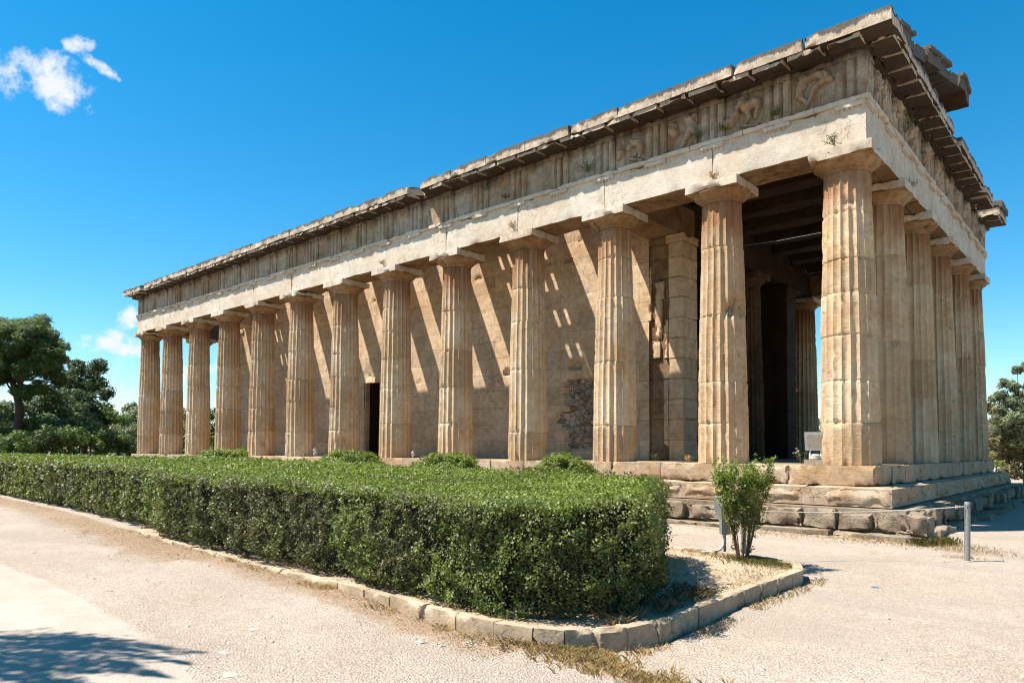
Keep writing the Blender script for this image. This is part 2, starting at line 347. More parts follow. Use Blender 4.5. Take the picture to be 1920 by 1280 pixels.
def rock(mb, x0, x1, y0, y1, z0, z1, step=.1, amp=.01, chip=.03, freq=3., seed=0., mi=0, chipw=.07, mfun=None, top_only=False):
    """a weathered block: a box with a grid on its faces, rough faces and chipped edges"""
    lo = np.array([x0, y0, z0], float); hi = np.array([x1, y1, z1], float); L = hi-lo
    n = [max(2, int(round(l/step))) for l in L]
    idx = {}; vs = []; fs = []; mm = []
    def vert(i, j, k):
        key = (i, j, k)
        if key in idx: return idx[key]
        p = [lo[0]+L[0]*i/n[0], lo[1]+L[1]*j/n[1], lo[2]+L[2]*k/n[2]]
        e = [min(c-l, h-c) for c, l, h in zip(p, lo, hi)]
        es = sorted(e); near = es[1]                      # distance to the nearest edge along the face
        c = fbm(p[0]*freq*.8+seed, p[1]*freq*.8, p[2]*freq*.8+7.7); c2 = nz(p[0]*freq*4+seed, p[1]*freq*4, p[2]*freq*4+7.7)
        cf = (max(0, c-.12)*2.4+max(0, c2)*.22)*chip*max(0, 1-near/chipw) if chip else 0
        if chipw > .2: cf += .13*max(0, 1-near/chipw)**2*(1+1.5*c)
        cf = min(cf, chipw*.6)
        q = list(p)
        for a in range(3):
            sgn = -1 if key[a] == 0 else (1 if key[a] == n[a] else 0)
            if sgn:
                d = amp*(nz(p[0]*freq+seed+a*13.1, p[1]*freq+a*5.3, p[2]*freq)*.7 + .3*nz(p[0]*freq*4+seed, p[1]*freq*4+a, p[2]*freq*4))
                q[a] += sgn*(d-cf-amp*.3)
        idx[key] = len(vs); vs.append(q); return idx[key]
    for a in range(3):
        b, c = (a+1) % 3, (a+2) % 3
        for side in (0, n[a]):
            for i in range(n[b]):
                for j in range(n[c]):
                    q = []
                    for (di, dj) in ((0, 0), (1, 0), (1, 1), (0, 1)):
                        k = [0, 0, 0]; k[a] = side; k[b] = i+di; k[c] = j+dj; q.append(vert(*k))
                    if side == 0: q.reverse()
                    fs.append(q); mm.append(mi if mfun is None else mfun(a, side > 0, (i+.5)/n[b], (j+.5)/n[c]))
    mb.add(vs, fs, mm)
    return mb

def tube(mb, pts, rad, n=8, mi=0, cap=True):
    pts = [Vector(p) for p in pts]; m = len(pts)
    rad = rad if isinstance(rad, (list, tuple)) else [rad]*m
    vs = []; up = Vector((0, 0, 1))
    t0 = (pts[1]-pts[0]).normalized(); a = t0.cross(up if abs(t0.z) < .9 else Vector((1, 0, 0))).normalized()
    for i, p in enumerate(pts):
        t = (pts[min(i+1, m-1)]-pts[max(i-1, 0)]).normalized()
        a = (a-t*a.dot(t)).normalized(); b = t.cross(a)
        for k in range(n):
            w_ = 2*math.pi*k/n; vs.append(p+(a*math.cos(w_)+b*math.sin(w_))*rad[i])
    fs = [(i*n+k, i*n+(k+1) % n, (i+1)*n+(k+1) % n, (i+1)*n+k) for i in range(m-1) for k in range(n)]
    if cap: fs += [tuple(reversed(range(n))), tuple((m-1)*n+k for k in range(n))]
    return mb.add(vs, fs, mi)
def lathe(mb, prof, n=32, c=(0, 0), mi=0, wob=0, seed=0):
    vs = []
    for (r, z) in prof:
        for k in range(n):
            w_ = 2*math.pi*k/n; q = r+(wob*fbm(math.cos(w_)*1.5+seed, math.sin(w_)*1.5, z*4) if wob else 0)
            vs.append((c[0]+q*math.cos(w_), c[1]+q*math.sin(w_), z))
    m = len(prof)
    fs = [(i*n+k, i*n+(k+1) % n, (i+1)*n+(k+1) % n, (i+1)*n+k) for i in range(m-1) for k in range(n)]
    fs += [tuple(reversed(range(n))), tuple((m-1)*n+k for k in range(n))]
    return mb.add(vs, fs, mi)

def leaves(name, P, Nn, size, mat, parent=None, aspect=.55, seed=0, tint=None, spread=1.0, droop=0., jitter=.35):
    """one mesh of many small leaf-shaped faces"""
    g = np.random.default_rng(seed); n = len(P); P = np.asarray(P, float); Nn = np.asarray(Nn, float)
    nn = Nn + g.normal(0, spread*.5, (n, 3)); nn /= np.linalg.norm(nn, axis=1)[:, None]+1e-9
    a = g.normal(0, 1, (n, 3)); a[:, 2] -= droop; a -= (a*nn).sum(1)[:, None]*nn; a /= np.linalg.norm(a, axis=1)[:, None]+1e-9
    b = np.cross(nn, a)
    s = (np.asarray(size)*(1+g.uniform(-jitter, jitter, n)))[:, None] if np.ndim(size) else (size*(1+g.uniform(-jitter, jitter, n)))[:, None]
    V = np.empty((n, 4, 3)); V[:, 0] = P-a*s*.5; V[:, 2] = P+a*s*.5+nn*s*.08
    V[:, 1] = P+b*s*aspect*.5-nn*s*.05; V[:, 3] = P-b*s*aspect*.5-nn*s*.05
    me = bpy.data.meshes.new(name); me.vertices.add(n*4); me.vertices.foreach_set('co', V.reshape(-1))
    me.loops.add(n*4); me.loops.foreach_set('vertex_index', np.arange(n*4, dtype=np.int32))
    me.polygons.add(n); me.polygons.foreach_set('loop_start', np.arange(0, n*4, 4, dtype=np.int32)); 
    try: me.polygons.foreach_set('loop_total', np.full(n, 4, dtype=np.int32))
    except Exception: pass
    at_ = me.attributes.new('tint', 'FLOAT', 'FACE')
    at_.data.foreach_set('value', (g.uniform(0, 1, n) if tint is None else np.clip(tint, 0, 1)).astype(np.float32))
    me.materials.append(mat); me.update(calc_edges=True)
    return link(me, name, parent)

# ================================================================== GROUND
def dseg(px, py, pts):
    d = np.full(np.shape(px), 1e9)
    for (a, b) in zip(pts[:-1], pts[1:]):
        ax, ay = a; bx, by = b; L2 = (bx-ax)**2+(by-ay)**2
        t = np.clip(((px-ax)*(bx-ax)+(py-ay)*(by-ay))/L2, 0, 1)
        d = np.minimum(d, np.hypot(px-ax-t*(bx-ax), py-ay-t*(by-ay)))
    return d
def inpoly(px, py, pts):
    c = np.zeros(np.shape(px), bool); n = len(pts)
    for i in range(n):
        x1, y1 = pts[i]; x2, y2 = pts[(i+1) % n]
        k = ((y1 > py) != (y2 > py)) & (px < (x2-x1)*(py-y1)/(y2-y1+1e-12)+x1); c ^= k
    return c
KERB = [(-60, -7.35), (-21, -8.35), (-14.2, -8.62), (-9.2, -9.1), (-6.5, -9.42), (-3.9, -9.62), (-2.7, -9.68), (-1.6, -9.8), (-.5, -9.95), (.15, -10.02), (.5, -9.98), (.82, -9.83), (1.05, -9.58), (1.16, -9.2), (1.17, -8.6),
        (1.13, -7.4), (1.14, -6.5), (1.14, -5.95), (1.08, -5.62), (.9, -5.4), (.5, -5.24), (-.6, -5.05), (-3, -4.75), (-8, -4.3), (-14, -4.0)]
BED = KERB + [(-60, -4.0)]
SLAB = [tuple(on(x, y, 2, G)[:2]) for x, y in [(-900, 1010), (-200, 1035), (0, 1062), (60, 1078), (130, 1110), (200, 1150), (270, 1190), (340, 1222), (380, 1300), (400, 1700), (-900, 1700)]]
TUFT = tuple(on(1120, 1235, 2, G)[:2])
def gdip(x, y):
    return -.055*np.clip((x+1.5)/2.2, 0, 1)*np.clip((-3.9-y)/1.2, 0, 1)
def gz(x, y): return G+.022*fbm(x*.6, y*.6, 1)+.008*nz(x*3, y*3, 5)+float(gdip(x, y))
def ground():
    def axis(lo, hi, flo, fhi, fine):
        a = list(np.arange(flo, fhi, fine)); s = fine; x = flo
        while x > lo: s *= 1.35; x -= s; a.append(x)
        s = fine; x = a[int((fhi-flo)/fine)-1]
        while x < hi: s *= 1.35; x += s; a.append(x)
        return np.array(sorted(a))
    X = axis(-900, 900, -9, 5, .06); Y = axis(-600, 1200, -13.6, -1.4, .06)
    gx, gy = np.meshgrid(X, Y, indexing='ij'); nx, ny = gx.shape
    px, py = gx.ravel(), gy.ravel()
    z = np.full(px.shape, G)
    near = (np.abs(px+5) < 30) & (np.abs(py+8) < 14)
    for i in np.nonzero(near)[0]: z[i] = gz(px[i], py[i])
    ins = inpoly(px, py, BED); dk = dseg(px, py, KERB)
    z = np.where(ins & (px > -9.3), z-.09, z)
    ds = dseg(px, py, SLAB+[SLAB[0]]); isl = inpoly(px, py, SLAB)
    z += np.where(isl, np.minimum(ds*.12, .045), 0)
    me = bpy.data.meshes.new('ground'); me.vertices.add(len(px)); me.vertices.foreach_set('co', np.stack([px, py, z], 1).ravel())
    ii = np.arange(nx*ny).reshape(nx, ny); q = np.stack([ii[:-1, :-1], ii[1:, :-1], ii[1:, 1:], ii[:-1, 1:]], -1).reshape(-1, 4); n = len(q)
    me.loops.add(n*4); me.loops.foreach_set('vertex_index', q.ravel().astype(np.int32))
    me.polygons.add(n); me.polygons.foreach_set('loop_start', np.arange(0, n*4, 4, dtype=np.int32))
    me.polygons.foreach_set('use_smooth', [True]*n)
    front = (~ins)
    lit = np.where(front & (px < .6) & (py < -7), np.clip(1.35-1.35*dk/np.where(px < -5, 1.3, .65), 0, 1), 0)
    lit = np.maximum(lit, np.clip(1.05-np.hypot((px-TUFT[0])/.75, (py-TUFT[1])/.45), 0, .85))
    lit = np.maximum(lit, np.where(front & (px >= .6), np.clip(.75-dk/.35, 0, 1), 0))
    lit = np.maximum(lit, np.clip(.8-np.abs(py+1.75)/.5, 0, .7)*(px < 1.4)*(px > -33))
    lit = np.maximum(lit, np.clip(.9-np.hypot((px-2.1)/.9, (py+2.2)/1.0), 0, .8))
    sb = np.clip(.5+np.where(isl, ds, -ds)*2.2, 0, 1)
    gr = np.clip((np.hypot(px+10, py-5)-45)/20, 0, 1)
    gr = np.maximum(gr, ((px < -34) & (py > -7))*1.0)
    gr = np.maximum(gr, np.clip((px-6)/6, 0, 1)*np.clip((py-8)/6, 0, 1))
    ca = me.attributes.new('zone', 'FLOAT_COLOR', 'POINT'); ca.data.foreach_set('color', np.stack([lit, sb, gr, np.ones_like(gr)], 1).ravel().astype(np.float32))
    me.materials.append(M['ground']); me.update(calc_edges=True)
    tag(link(me, 'ground'), kind='structure')
ground()
def bed():
    # a raised bed of dry soil held by the kerb
    mb = MB(); vs = []; X = np.arange(-9, 1.16, .1); Y = np.arange(-10.05, -4.0, .1)
    xs2 = [(-60+i*1.0) for i in range(51)]
    Xa = np.array(xs2+list(X)); id_ = {}
    def zt(x, y): return G+.058-.06*max(0, min(1, (-x-.2)/3.6))*(y < -7)+.03*nz(x*1.5, y*1.5, 3)+.012*nz(x*7, y*7, 2)
    gx, gy = np.meshgrid(Xa, Y, indexing='ij'); d = dseg(gx, gy, KERB); inn = inpoly(gx, gy, BED) & (d > .03) & (gx > -9.2)
    for i in range(gx.shape[0]-1):
        for j in range(gx.shape[1]-1):
            if inn[i, j] and inn[i+1, j] and inn[i, j+1] and inn[i+1, j+1]:
                q = []
                for a, b in ((i, j), (i+1, j), (i+1, j+1), (i, j+1)):
                    if (a, b) not in id_: id_[(a, b)] = len(vs); vs.append((gx[a, b], gy[a, b], zt(gx[a, b], gy[a, b])))
                    q.append(id_[(a, b)])
                mb.f.append(tuple(q)); mb.mi.append(0)
    mb.v = vs
    tag(mb.build('planting_bed_ground', M['bed'], smooth=60), kind='structure')
    kb = MB(); i = 0; pts = [Vector((*p, 0)) for p in KERB[1:]]
    # walk along the kerb line, laying stones
    segs = [(a, b) for a, b in zip(pts[:-1], pts[1:])]
    L = [0]
    for a, b in segs: L.append(L[-1]+(b-a).length)
    def P(s):
        s = min(max(s, 0), L[-1]-1e-6)
        for k, (a, b) in enumerate(segs):
            if s <= L[k+1]: return a+(b-a)*((s-L[k])/(L[k+1]-L[k]))
    s = 0.; r = random.Random(3)
    while P(s).x < -9: s += .2
    while s < L[-1]-.5:
        ln = r.uniform(.3, .52); p, q = P(s), P(s+ln)
        if p.x > .0 and p.y < -9: ln = r.uniform(.22, .34); q = P(s+ln)
        t = (q-p); l2 = t.length; t.normalize(); nrm = Vector((t.y, -t.x, 0))
        m = MB(); rock(m, 0, l2-.008, -.105, 0, G-.14, G+.098+r.uniform(-.007, .007)-.075*max(0, min(1, (-p.x-.2)/3.4))*(p.y < -7), .035, .006, .03, 5, s*3.1, chipw=.035)
        yaw = r.uniform(-.02, .02)
        m.v = [tuple(p+t*v[0]+nrm*(v[1]+yaw*v[0])+Vector((0, 0, v[2]))) for v in m.v]
        kb.add(m.v, m.f); s += ln
    tag(kb.build('kerb', M['kerb'], smooth=45), kind='structure')
bed()

# ================================================================== TEMPLE
T = thing('ancient_temple', 'roofless weathered marble Doric temple with long colonnade and carved frieze standing on stepped base', 'temple', (XW/2, YN/2, 0))

def column_mesh(name, k=6, dz=.08, joints=None, seed=0, bites=(), R0=.509, R1=.395, H=5.34, top_narrow=None, base_worn=0.):
    r = random.Random(seed); n = 20*k
    if joints is None:
        joints = []; z = 0
        while True:
            z += r.uniform(.72, 1.1)
            if z > H-.5: break
            joints.append(z)
    joints = sorted(joints)
    zs = set(np.round(np.linspace(0, H, int(H/dz)+1), 4))
    for j in joints:
        zs = {z for z in zs if abs(z-j) > .03}; zs |= {j-.022, j-.004, j+.004, j+.022}
    zs = sorted(zs); vs = []
    dr = [(r.uniform(-.014, .014), r.uniform(-.006, .006), r.uniform(-.006, .006), r.uniform(-.005, .004), r.uniform(.9, 1.08)) for _ in range(len(joints)+1)]
    for z in zs:
        di = sum(1 for j in joints if z > j); rot, ox, oy, ds, fd = dr[di]
        if top_narrow and z > top_narrow[0]: ds = -top_narrow[1]
        f = z/H; Rz = R0+(R1-R0)*f+.012*math.sin(math.pi*f)+ds
        jd = min([abs(z-j) for j in joints]+[9])
        if base_worn and di == 0: fd = 1-base_worn
        for i in range(n):
            th = 2*math.pi*i/n; u = (i % k)/k; fl = 1-(2*u-1)**2
            cx_, sy_ = math.cos(th), math.sin(th)
            a = nz(cx_*1.6+seed*3.3, sy_*1.6, z*1.3); b = nz(cx_*5+seed, sy_*5+3, z*5)
            er = max(.6, 1-max(0, a-.2)*.8)*fd
            dep = .050*(Rz/.5)*fl*er
            chip = max(0, b+.02)*.010*max(0, 1-fl*2.6)+max(0, b-.3)*.035*max(0, 1-fl*1.5)+max(0, nz(cx_*9+seed, sy_*9, z*14)-.15)*.006
            if jd < .005: chip += .007
            if jd < .03: chip += max(0, nz(cx_*6+seed*1.7, sy_*6, z*2+9)-.12)*.07
            rr = Rz-dep-chip+.002*nz(cx_*3, sy_*3+seed, z*9)
            if z < .12: rr -= max(0, nz(cx_*4+seed, sy_*4, 2)-.05)*.12*(1-z/.12)
            for (bth, bz, br, bd) in bites:
                dd = math.hypot(((th-bth+math.pi) % (2*math.pi)-math.pi)*Rz, (z-bz)*1.25)
                if dd < br:
                    rr -= bd*(1-(dd/br)**2)*(1+.9*fbm(cx_*7, sy_*7, z*7)) ; rr = min(rr, Rz-.05*0)
            vs.append((rr*math.cos(th+rot)+ox, rr*math.sin(th+rot)+oy, z))
    m = len(zs); mb = MB()
    fs = [(i*n+q, i*n+(q+1) % n, (i+1)*n+(q+1) % n, (i+1)*n+q) for i in range(m-1) for q in range(n)]
    fs.append(tuple((m-1)*n+q for q in range(n)))
    mb.add(vs, fs); me = bpy.data.meshes.new(name); me.from_pydata(mb.v, [], mb.f); me.materials.append(M['column'])
    dv = [r.random() for _ in range(len(joints)+1)]; at_ = me.attributes.new('drum', 'FLOAT', 'FACE')
    at_.data.foreach_set('value', [dv[sum(1 for j in joints if zs[min(i//n, m-2)]+.003 > j)] for i in range(len(fs))])
    me.polygons.foreach_set('use_smooth', [True]*len(fs)); me.set_sharp_from_angle(angle=R(34)); me.update(); return me
def capital_mesh(seed, chip=.06):
    mb = MB()
    prof = [(.392, 5.30), (.398, 5.335), (.405, 5.345), (.402, 5.352), (.412, 5.36), (.410, 5.367), (.425, 5.376), (.465, 5.41), (.505, 5.443), (.54, 5.475), (.562, 5.503), (.566, 5.528)]
    lathe(mb, prof, 48, wob=.03, seed=seed)
    rock(mb, -.552, .552, -.552, .552, 5.525, HC-.004, .075, .005, chip*.7, 2.2, seed*7.1, 0, chipw=.12, mfun=lambda ax, up, u, v: 0 if ax == 2 and not up else 1)
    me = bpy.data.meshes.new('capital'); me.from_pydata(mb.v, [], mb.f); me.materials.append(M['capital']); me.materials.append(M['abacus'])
    me.polygons.foreach_set('material_index', mb.mi); me.polygons.foreach_set('use_smooth', [True]*len(mb.f)); me.set_sharp_from_angle(angle=R(38)); me.update(); return me
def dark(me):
    m = me.copy(); m.materials.clear(); m.materials.append(M['porch']); m.materials.append(M['porch']); return m  # copy in the marble that has porch shade painted in
def put_column(x, y, cm, km, rz=0, name='column', label=None, sc=1.):
    c = bpy.data.objects.new(name, cm); C.objects.link(c); c.parent = T; c.location = (x-T.location.x, y-T.location.y, 0)
    if label: c['label'] = label
    k = bpy.data.objects.new('capital', km); C.objects.link(k); k.parent = c
    if sc != 1: c.scale = (sc, sc, 1)
    return c
def jz(i, ys):
    out = []
    for y in ys:
        px = [1590, 1356, 1158, 989][i]; out.append(float(on(px, y, 1, -.3)[2]))
    return out
def facing(x, y, off): return math.atan2(CAM[1]-y, CAM[0]-x)+off
spec = {
 0: dict(k=8, dz=.045, joints=jz(0, [793, 714, 628, 549, 485, 397]), base_worn=.6, bites=[(facing(0, 0, .1), 4.75, .16, .04)]),
 1: dict(k=8, dz=.05, joints=jz(1, [794, 716, 591, 462]), bites=[(facing(-2.4, 0, .75), jz(1, [574])[0], .33, .085), (facing(-2.4, 0, .35), jz(1, [583])[0], .2, .05)]),
 2: dict(k=8, dz=.05, joints=jz(2, [798, 677, 556, 480]), top_narrow=(jz(2, [556])[0], .026)),
 3: dict(k=6, dz=.06, joints=jz(3, [810, 692, 602, 540])),
 5: dict(k=6, dz=.07, bites=[(facing(XS[5], 0, .5), 3.1, .1, .05)]),
 6: dict(k=6, dz=.07, bites=[(facing(XS[6], 0, -.1), .4, .42, .075)]),
 8: dict(k=6, dz=.08, bites=[(facing(XS[8], 0, .15), .45, .17, .09)], top_narrow=(4.55, .012))}
caps = [capital_mesh(s, c) for s, c in ((1, .07), (2, .05), (3, .06), (4, .09), (5, .06))]
for i, x in enumerate(XS):
    sp = dict(k=6, dz=.085); sp.update(spec.get(i, {}))
    lab = {0: 'thick corner column with worn lower drum', 1: 'column with broken chunk at mid height', 2: 'column whose narrow upper drum sits on a wider drum', 6: 'column with gash near its foot'}.get(i)
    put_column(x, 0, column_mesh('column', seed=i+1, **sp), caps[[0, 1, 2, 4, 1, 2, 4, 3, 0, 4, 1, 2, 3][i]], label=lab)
cms = []
for j, y in enumerate(YS[1:]):
    cm = column_mesh('column', seed=30+j, k=6, dz=.07 if j < 3 else .1); cms.append(cm)
    put_column(0, y, cm, caps[(j+1) % 5], label={2: 'patched column with smooth replaced drum'}.get(j))
for i, x in enumerate(XS[1:]): put_column(x, YN, cms[i % 5], caps[i % 5])
for j, y in enumerate(YS[1:-1]): put_column(XW, y, cms[(j+2) % 5], caps[(j+2) % 5])
XP, XO = -5.0, -25.66                                        # pronaos and rear porch lines
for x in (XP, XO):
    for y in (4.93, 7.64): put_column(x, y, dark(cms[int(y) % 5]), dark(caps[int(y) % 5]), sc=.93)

# side frames: (s, o, z) -> world; s runs along the side, o points outward from the column axis
SIDE = {'S': lambda s, o, z: (s, -o, z), 'E': lambda s, o, z: (o, s, z),
        'N': lambda s, o, z: (s, YN+o, z), 'W': lambda s, o, z: (XW-o, s, z)}
def trig_centres(cols, a, b):
    c = list(cols); c[0] = c[0]+(.1825 if c[0] > c[-1] else -.1825); c[-1] = c[-1]-(.1825 if cols[0] > cols[-1] else -.1825)
    out = []
    for p, q in zip(c[:-1], c[1:]): out += [p, (p+q)/2]
    return out+[c[-1]]

# ---- architrave
def architrave(side, cols, lo, hi, detailed=True):
    mp = SIDE[side]; mb = MB(); ed = [lo]+[c for c in sorted(cols)[1:-1]]+[hi]
    for i, (a, b) in enumerate(zip(ed[:-1], ed[1:])):
        st = .11 if detailed and (side == 'E' or b > -12) else .25
        # three parallel beams: outer face pale, underside stained
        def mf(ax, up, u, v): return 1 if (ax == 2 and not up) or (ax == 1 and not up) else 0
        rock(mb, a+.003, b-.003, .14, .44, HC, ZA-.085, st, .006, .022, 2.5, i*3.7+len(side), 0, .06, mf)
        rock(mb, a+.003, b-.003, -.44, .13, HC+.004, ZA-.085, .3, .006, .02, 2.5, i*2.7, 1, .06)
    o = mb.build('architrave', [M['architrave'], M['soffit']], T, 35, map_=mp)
    tb = MB(); tl, th = lo-.05*(side in 'EW'), hi+.05*(side in 'EW')
    if side == 'S': tl, th = lo-.05, hi+.05
    s = tl; r = random.Random(5)
    while s < th-.01:
        e = min(s+r.uniform(1.1, 2.2), th)
        if th-e < .3: e = th
        rock(tb, s+.002, e-.002, .36, .505, ZA-.088, ZA, .06 if detailed else .5, .003, .02 if detailed else 0, 3, s, 0, .04); s = e
    tb.build('taenia', M['architrave'], o, 35, map_=mp)
    return o
arS = architrave('S', XS, XW-.44, .44); 
arE = architrave('E', YS, -.44+.002, YN+.44)
arN = architrave('N', XS, XW-.44, .43, False); arW = architrave('W', YS, -.43, YN+.43, False)

def regula_mesh():
    mb = MB(); rock(mb, -.258, .258, .40, .496, ZA-.165, ZA-.090, .045, .003, .012, 6, 2, 0, .03)
    for k in range(6):
        x = -.215+k*.086; vs = []
        for (r_, z) in ((.021, ZA-.164), (.025, ZA-.200)):
            for q in range(8): vs.append((x+r_*math.cos(q*math.pi/4), .452+r_*math.sin(q*math.pi/4), z))
        mb.add(vs, [(q, (q+1) % 8, 8+(q+1) % 8, 8+q) for q in range(8)]+[tuple(range(8, 16))])
    return mb
def triglyph_mesh(seed=0):
    # two full grooves and two half grooves below a flat band
    hw = .2575; zb, zt = ZA+.002, ZF-.115; prof = []
    w6 = hw*2/12.
    xs_ = [-hw]; pts = [(-hw, .40)]
    def g(x0, x1): return [(x0, .452), ((x0+x1)/2, .384), (x1, .452)]
    pts = [(-hw, .36), (-hw, .41), (-hw+w6, .452)]
    pts += [(-hw+3*w6-.0, .452), (-hw+4*w6, .384), (-hw+5*w6, .452)][0:3]
    pts += [(-hw+7*w6, .452), (-hw+8*w6, .384), (-hw+9*w6, .452)]
    pts += [(hw-w6, .452), (hw, .41), (hw, .36)]
    mb = MB(); nzs = 12; vs = []
    for k in range(nzs+1):
        z = zb+(zt-zb)*k/nzs
        for (x, o) in pts:
            e = max(0, nz(x*9+seed*5, z*5, seed))*.03 if o > .43 else 0
            vs.append((x, o-e+.003*nz(x*20, z*20, seed), z))
    m = len(pts); fs = [(k*m+i, k*m+i+1, (k+1)*m+i+1, (k+1)*m+i) for k in range(nzs) for i in range(m-1)]
    fs.append(tuple(nzs*m+i for i in range(m)))
    mb.add(vs, fs); rock(mb, -hw-.004, hw+.004, .34, .462, zt, ZF+.001, .05, .005, .03, 5, seed, 0, .04)
    return mb
def relief(seed, caps_, w_=.70, h_=.74):
    """metope panel with figures in relief, as a continuous raised surface"""
    nx, ny = 56, 60; vs = []
    for j in range(ny+1):
        v = h_*j/ny
        for i in range(nx+1):
            u = -w_/2+w_*i/nx; hh = 0
            for (x0, y0, x1, y1, r0, r1) in caps_:
                L2 = (x1-x0)**2+(y1-y0)**2+1e-9; t = max(0, min(1, ((u-x0)*(x1-x0)+(v-y0)*(y1-y0))/L2))
                d = math.hypot(u-x0-t*(x1-x0), v-y0-t*(y1-y0)); r_ = (r0+(r1-r0)*t)*1.18
                r_ *= 1+.25*nz(u*14+seed, v*14, seed)
                if d < r_: hh = max(hh, math.sqrt(r_*r_-d*d)*1.5+.035)
            if i in (0, nx) or j in (0, ny): hh = 0
            vs.append((u, .375+hh+.008*nz(u*5+seed, v*5, 2)+.004*nz(u*17, v*17+seed, 2), ZA+.002+v))
    n = nx+1; fs = [(j*n+i, j*n+i+1, (j+1)*n+i+1, (j+1)*n+i) for j in range(ny) for i in range(nx)]
    mb = MB(); mb.add(vs, fs); mb.box(-w_/2-.05, w_/2+.05, .2, .372, ZA+.001, ZF-.07); rock(mb, -w_/2-.04, w_/2+.04, .3, .41, ZF-.09, ZF-.002, .08, .004, .03, 5, seed, 0, .04)
    return mb
FIG = [
 [(-.20, .47, -.14, .60, .055, .06), (-.14, .60, .02, .65, .06, .05), (.02, .65, .2, .60, .065, .075), (.2, .6, .24, .5, .075, .05), (-.20, .47, -.22, .34, .05, .042), (-.22, .34, -.10, .20, .042, .03), (-.10, .2, -.12, .04, .032, .022), (.17, .48, .02, .42, .045, .035), (.02, .42, -.03, .25, .035, .028), (-.03, .25, -.08, .14, .026, .02), (-.16, .66, -.13, .68, .045, .04), (.26, .5, .28, .46, .05, .035)],
 [(-.02, .60, .05, .45, .08, .09), (.05, .45, .20, .50, .08, .09), (.2, .5, .26, .38, .08, .045), (-.02, .62, .02, .68, .05, .045), (-.1, .5, -.16, .36, .05, .05), (-.16, .36, -.28, .24, .07, .08), (.05, .42, .1, .24, .05, .035), (.1, .24, .02, .14, .032, .025), (.24, .4, .2, .2, .035, .025), (-.05, .12, .25, .05, .03, .03)],
 [(-.2, .54, -.2, .44, .07, .085), (-.2, .44, -.19, .35, .085, .06), (-.2, .62, -.2, .64, .03, .03), (.12, .60, .14, .44, .075, .06), (.14, .44, .10, .30, .06, .05), (.10, .3, -.02, .10, .05, .03), (-.02, .1, -.06, .02, .03, .025), (.16, .42, .24, .28, .05, .045), (.24, .28, .25, .05, .042, .028), (.12, .6, .26, .66, .035, .03), (.06, .68, .08, .7, .04, .035), (.26, .66, .28, .5, .03, .02)],
 [(-.24, .5, -.22, .38, .05, .06), (-.22, .38, -.25, .25, .06, .04), (.08, .50, .2, .46, .06, .075), (.2, .46, .26, .34, .075, .055), (.08, .5, -.02, .40, .04, .045), (.26, .34, .22, .16, .05, .03), (.2, .3, .12, .2, .03, .025), (.02, .16, .26, .05, .03, .035)],
 [(-.12, .62, -.1, .42, .06, .07), (-.1, .42, -.2, .22, .05, .04), (-.2, .22, -.22, .03, .038, .025), (-.1, .42, .0, .22, .05, .04), (0, .22, -.02, .03, .035, .025), (-.12, .60, .08, .52, .03, .025), (.16, .55, .2, .36, .06, .07), (.2, .36, .12, .18, .05, .035), (.2, .36, .27, .16, .05, .03), (-.12, .70, -.11, .71, .042, .04), (.14, .62, .13, .64, .042, .04)],
]
def frieze(side, cols, lo, hi, figs, trig_range=None):
    mp = SIDE[side]; core = MB(); core.box(lo+.07, hi-.07, -.2, .36, ZA+.001, ZF-.003)
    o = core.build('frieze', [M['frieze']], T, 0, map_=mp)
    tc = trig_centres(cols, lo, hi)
    rg, tg = [regula_mesh()], [triglyph_mesh(s) for s in range(4)]
    def inst(mb, s, name, par, mat, lib={}):
        key = (id(mb), side)
        if key not in lib: lib[key] = None
        me = bpy.data.meshes.new(name); me.from_pydata([mp(v[0]+s, v[1], v[2]) for v in mb.v], [], mb.f); me.materials.append(mat)
        me.polygons.foreach_set('use_smooth', [True]*len(mb.f)); me.set_sharp_from_angle(angle=R(32)); me.update(); return link(me, name, par)
    par_ar = arS if side == 'S' else arE
    for i, s in enumerate(tc):
        inst(rg[0], s, 'regula', par_ar, M['architrave']); inst(tg[i % 4], s, 'triglyph', o, M['frieze'])
    blanks = [relief(40+k, []) for k in range(3)]
    for i, (a, b) in enumerate(zip(tc[:-1], tc[1:])):
        k = i
        mb = relief(i+9, figs[k]) if k < len(figs) and figs[k] else blanks[i % 3]
        wsc = (abs(b-a)-.515)/.70
        m2 = MB(); m2.v = [(v[0]*wsc, v[1], v[2]) for v in mb.v]; m2.f = mb.f
        q = inst(m2, (a+b)/2, 'metope', o, M['frieze'])
        if k < len(figs) and figs[k]: q['label'] = 'metope carved with figures in relief'
    return o, tc
frS, tcS = frieze('S', XS, XW-.44, .44, FIG[:4])
frE, tcE = frieze('E', YS, -.44, YN+.44, [FIG[4], FIG[0], FIG[2], FIG[1], FIG[4], FIG[3], FIG[2], FIG[0], FIG[4], FIG[1]])
for side, lo, hi in (('N', XW-.44, .37), ('W', -.36, YN+.36)):
    mb = MB(); mb.box(lo, hi, -.4, .40, ZA+.001, ZF); mb.build('frieze', M['frieze'], T, 0, map_=SIDE[side])

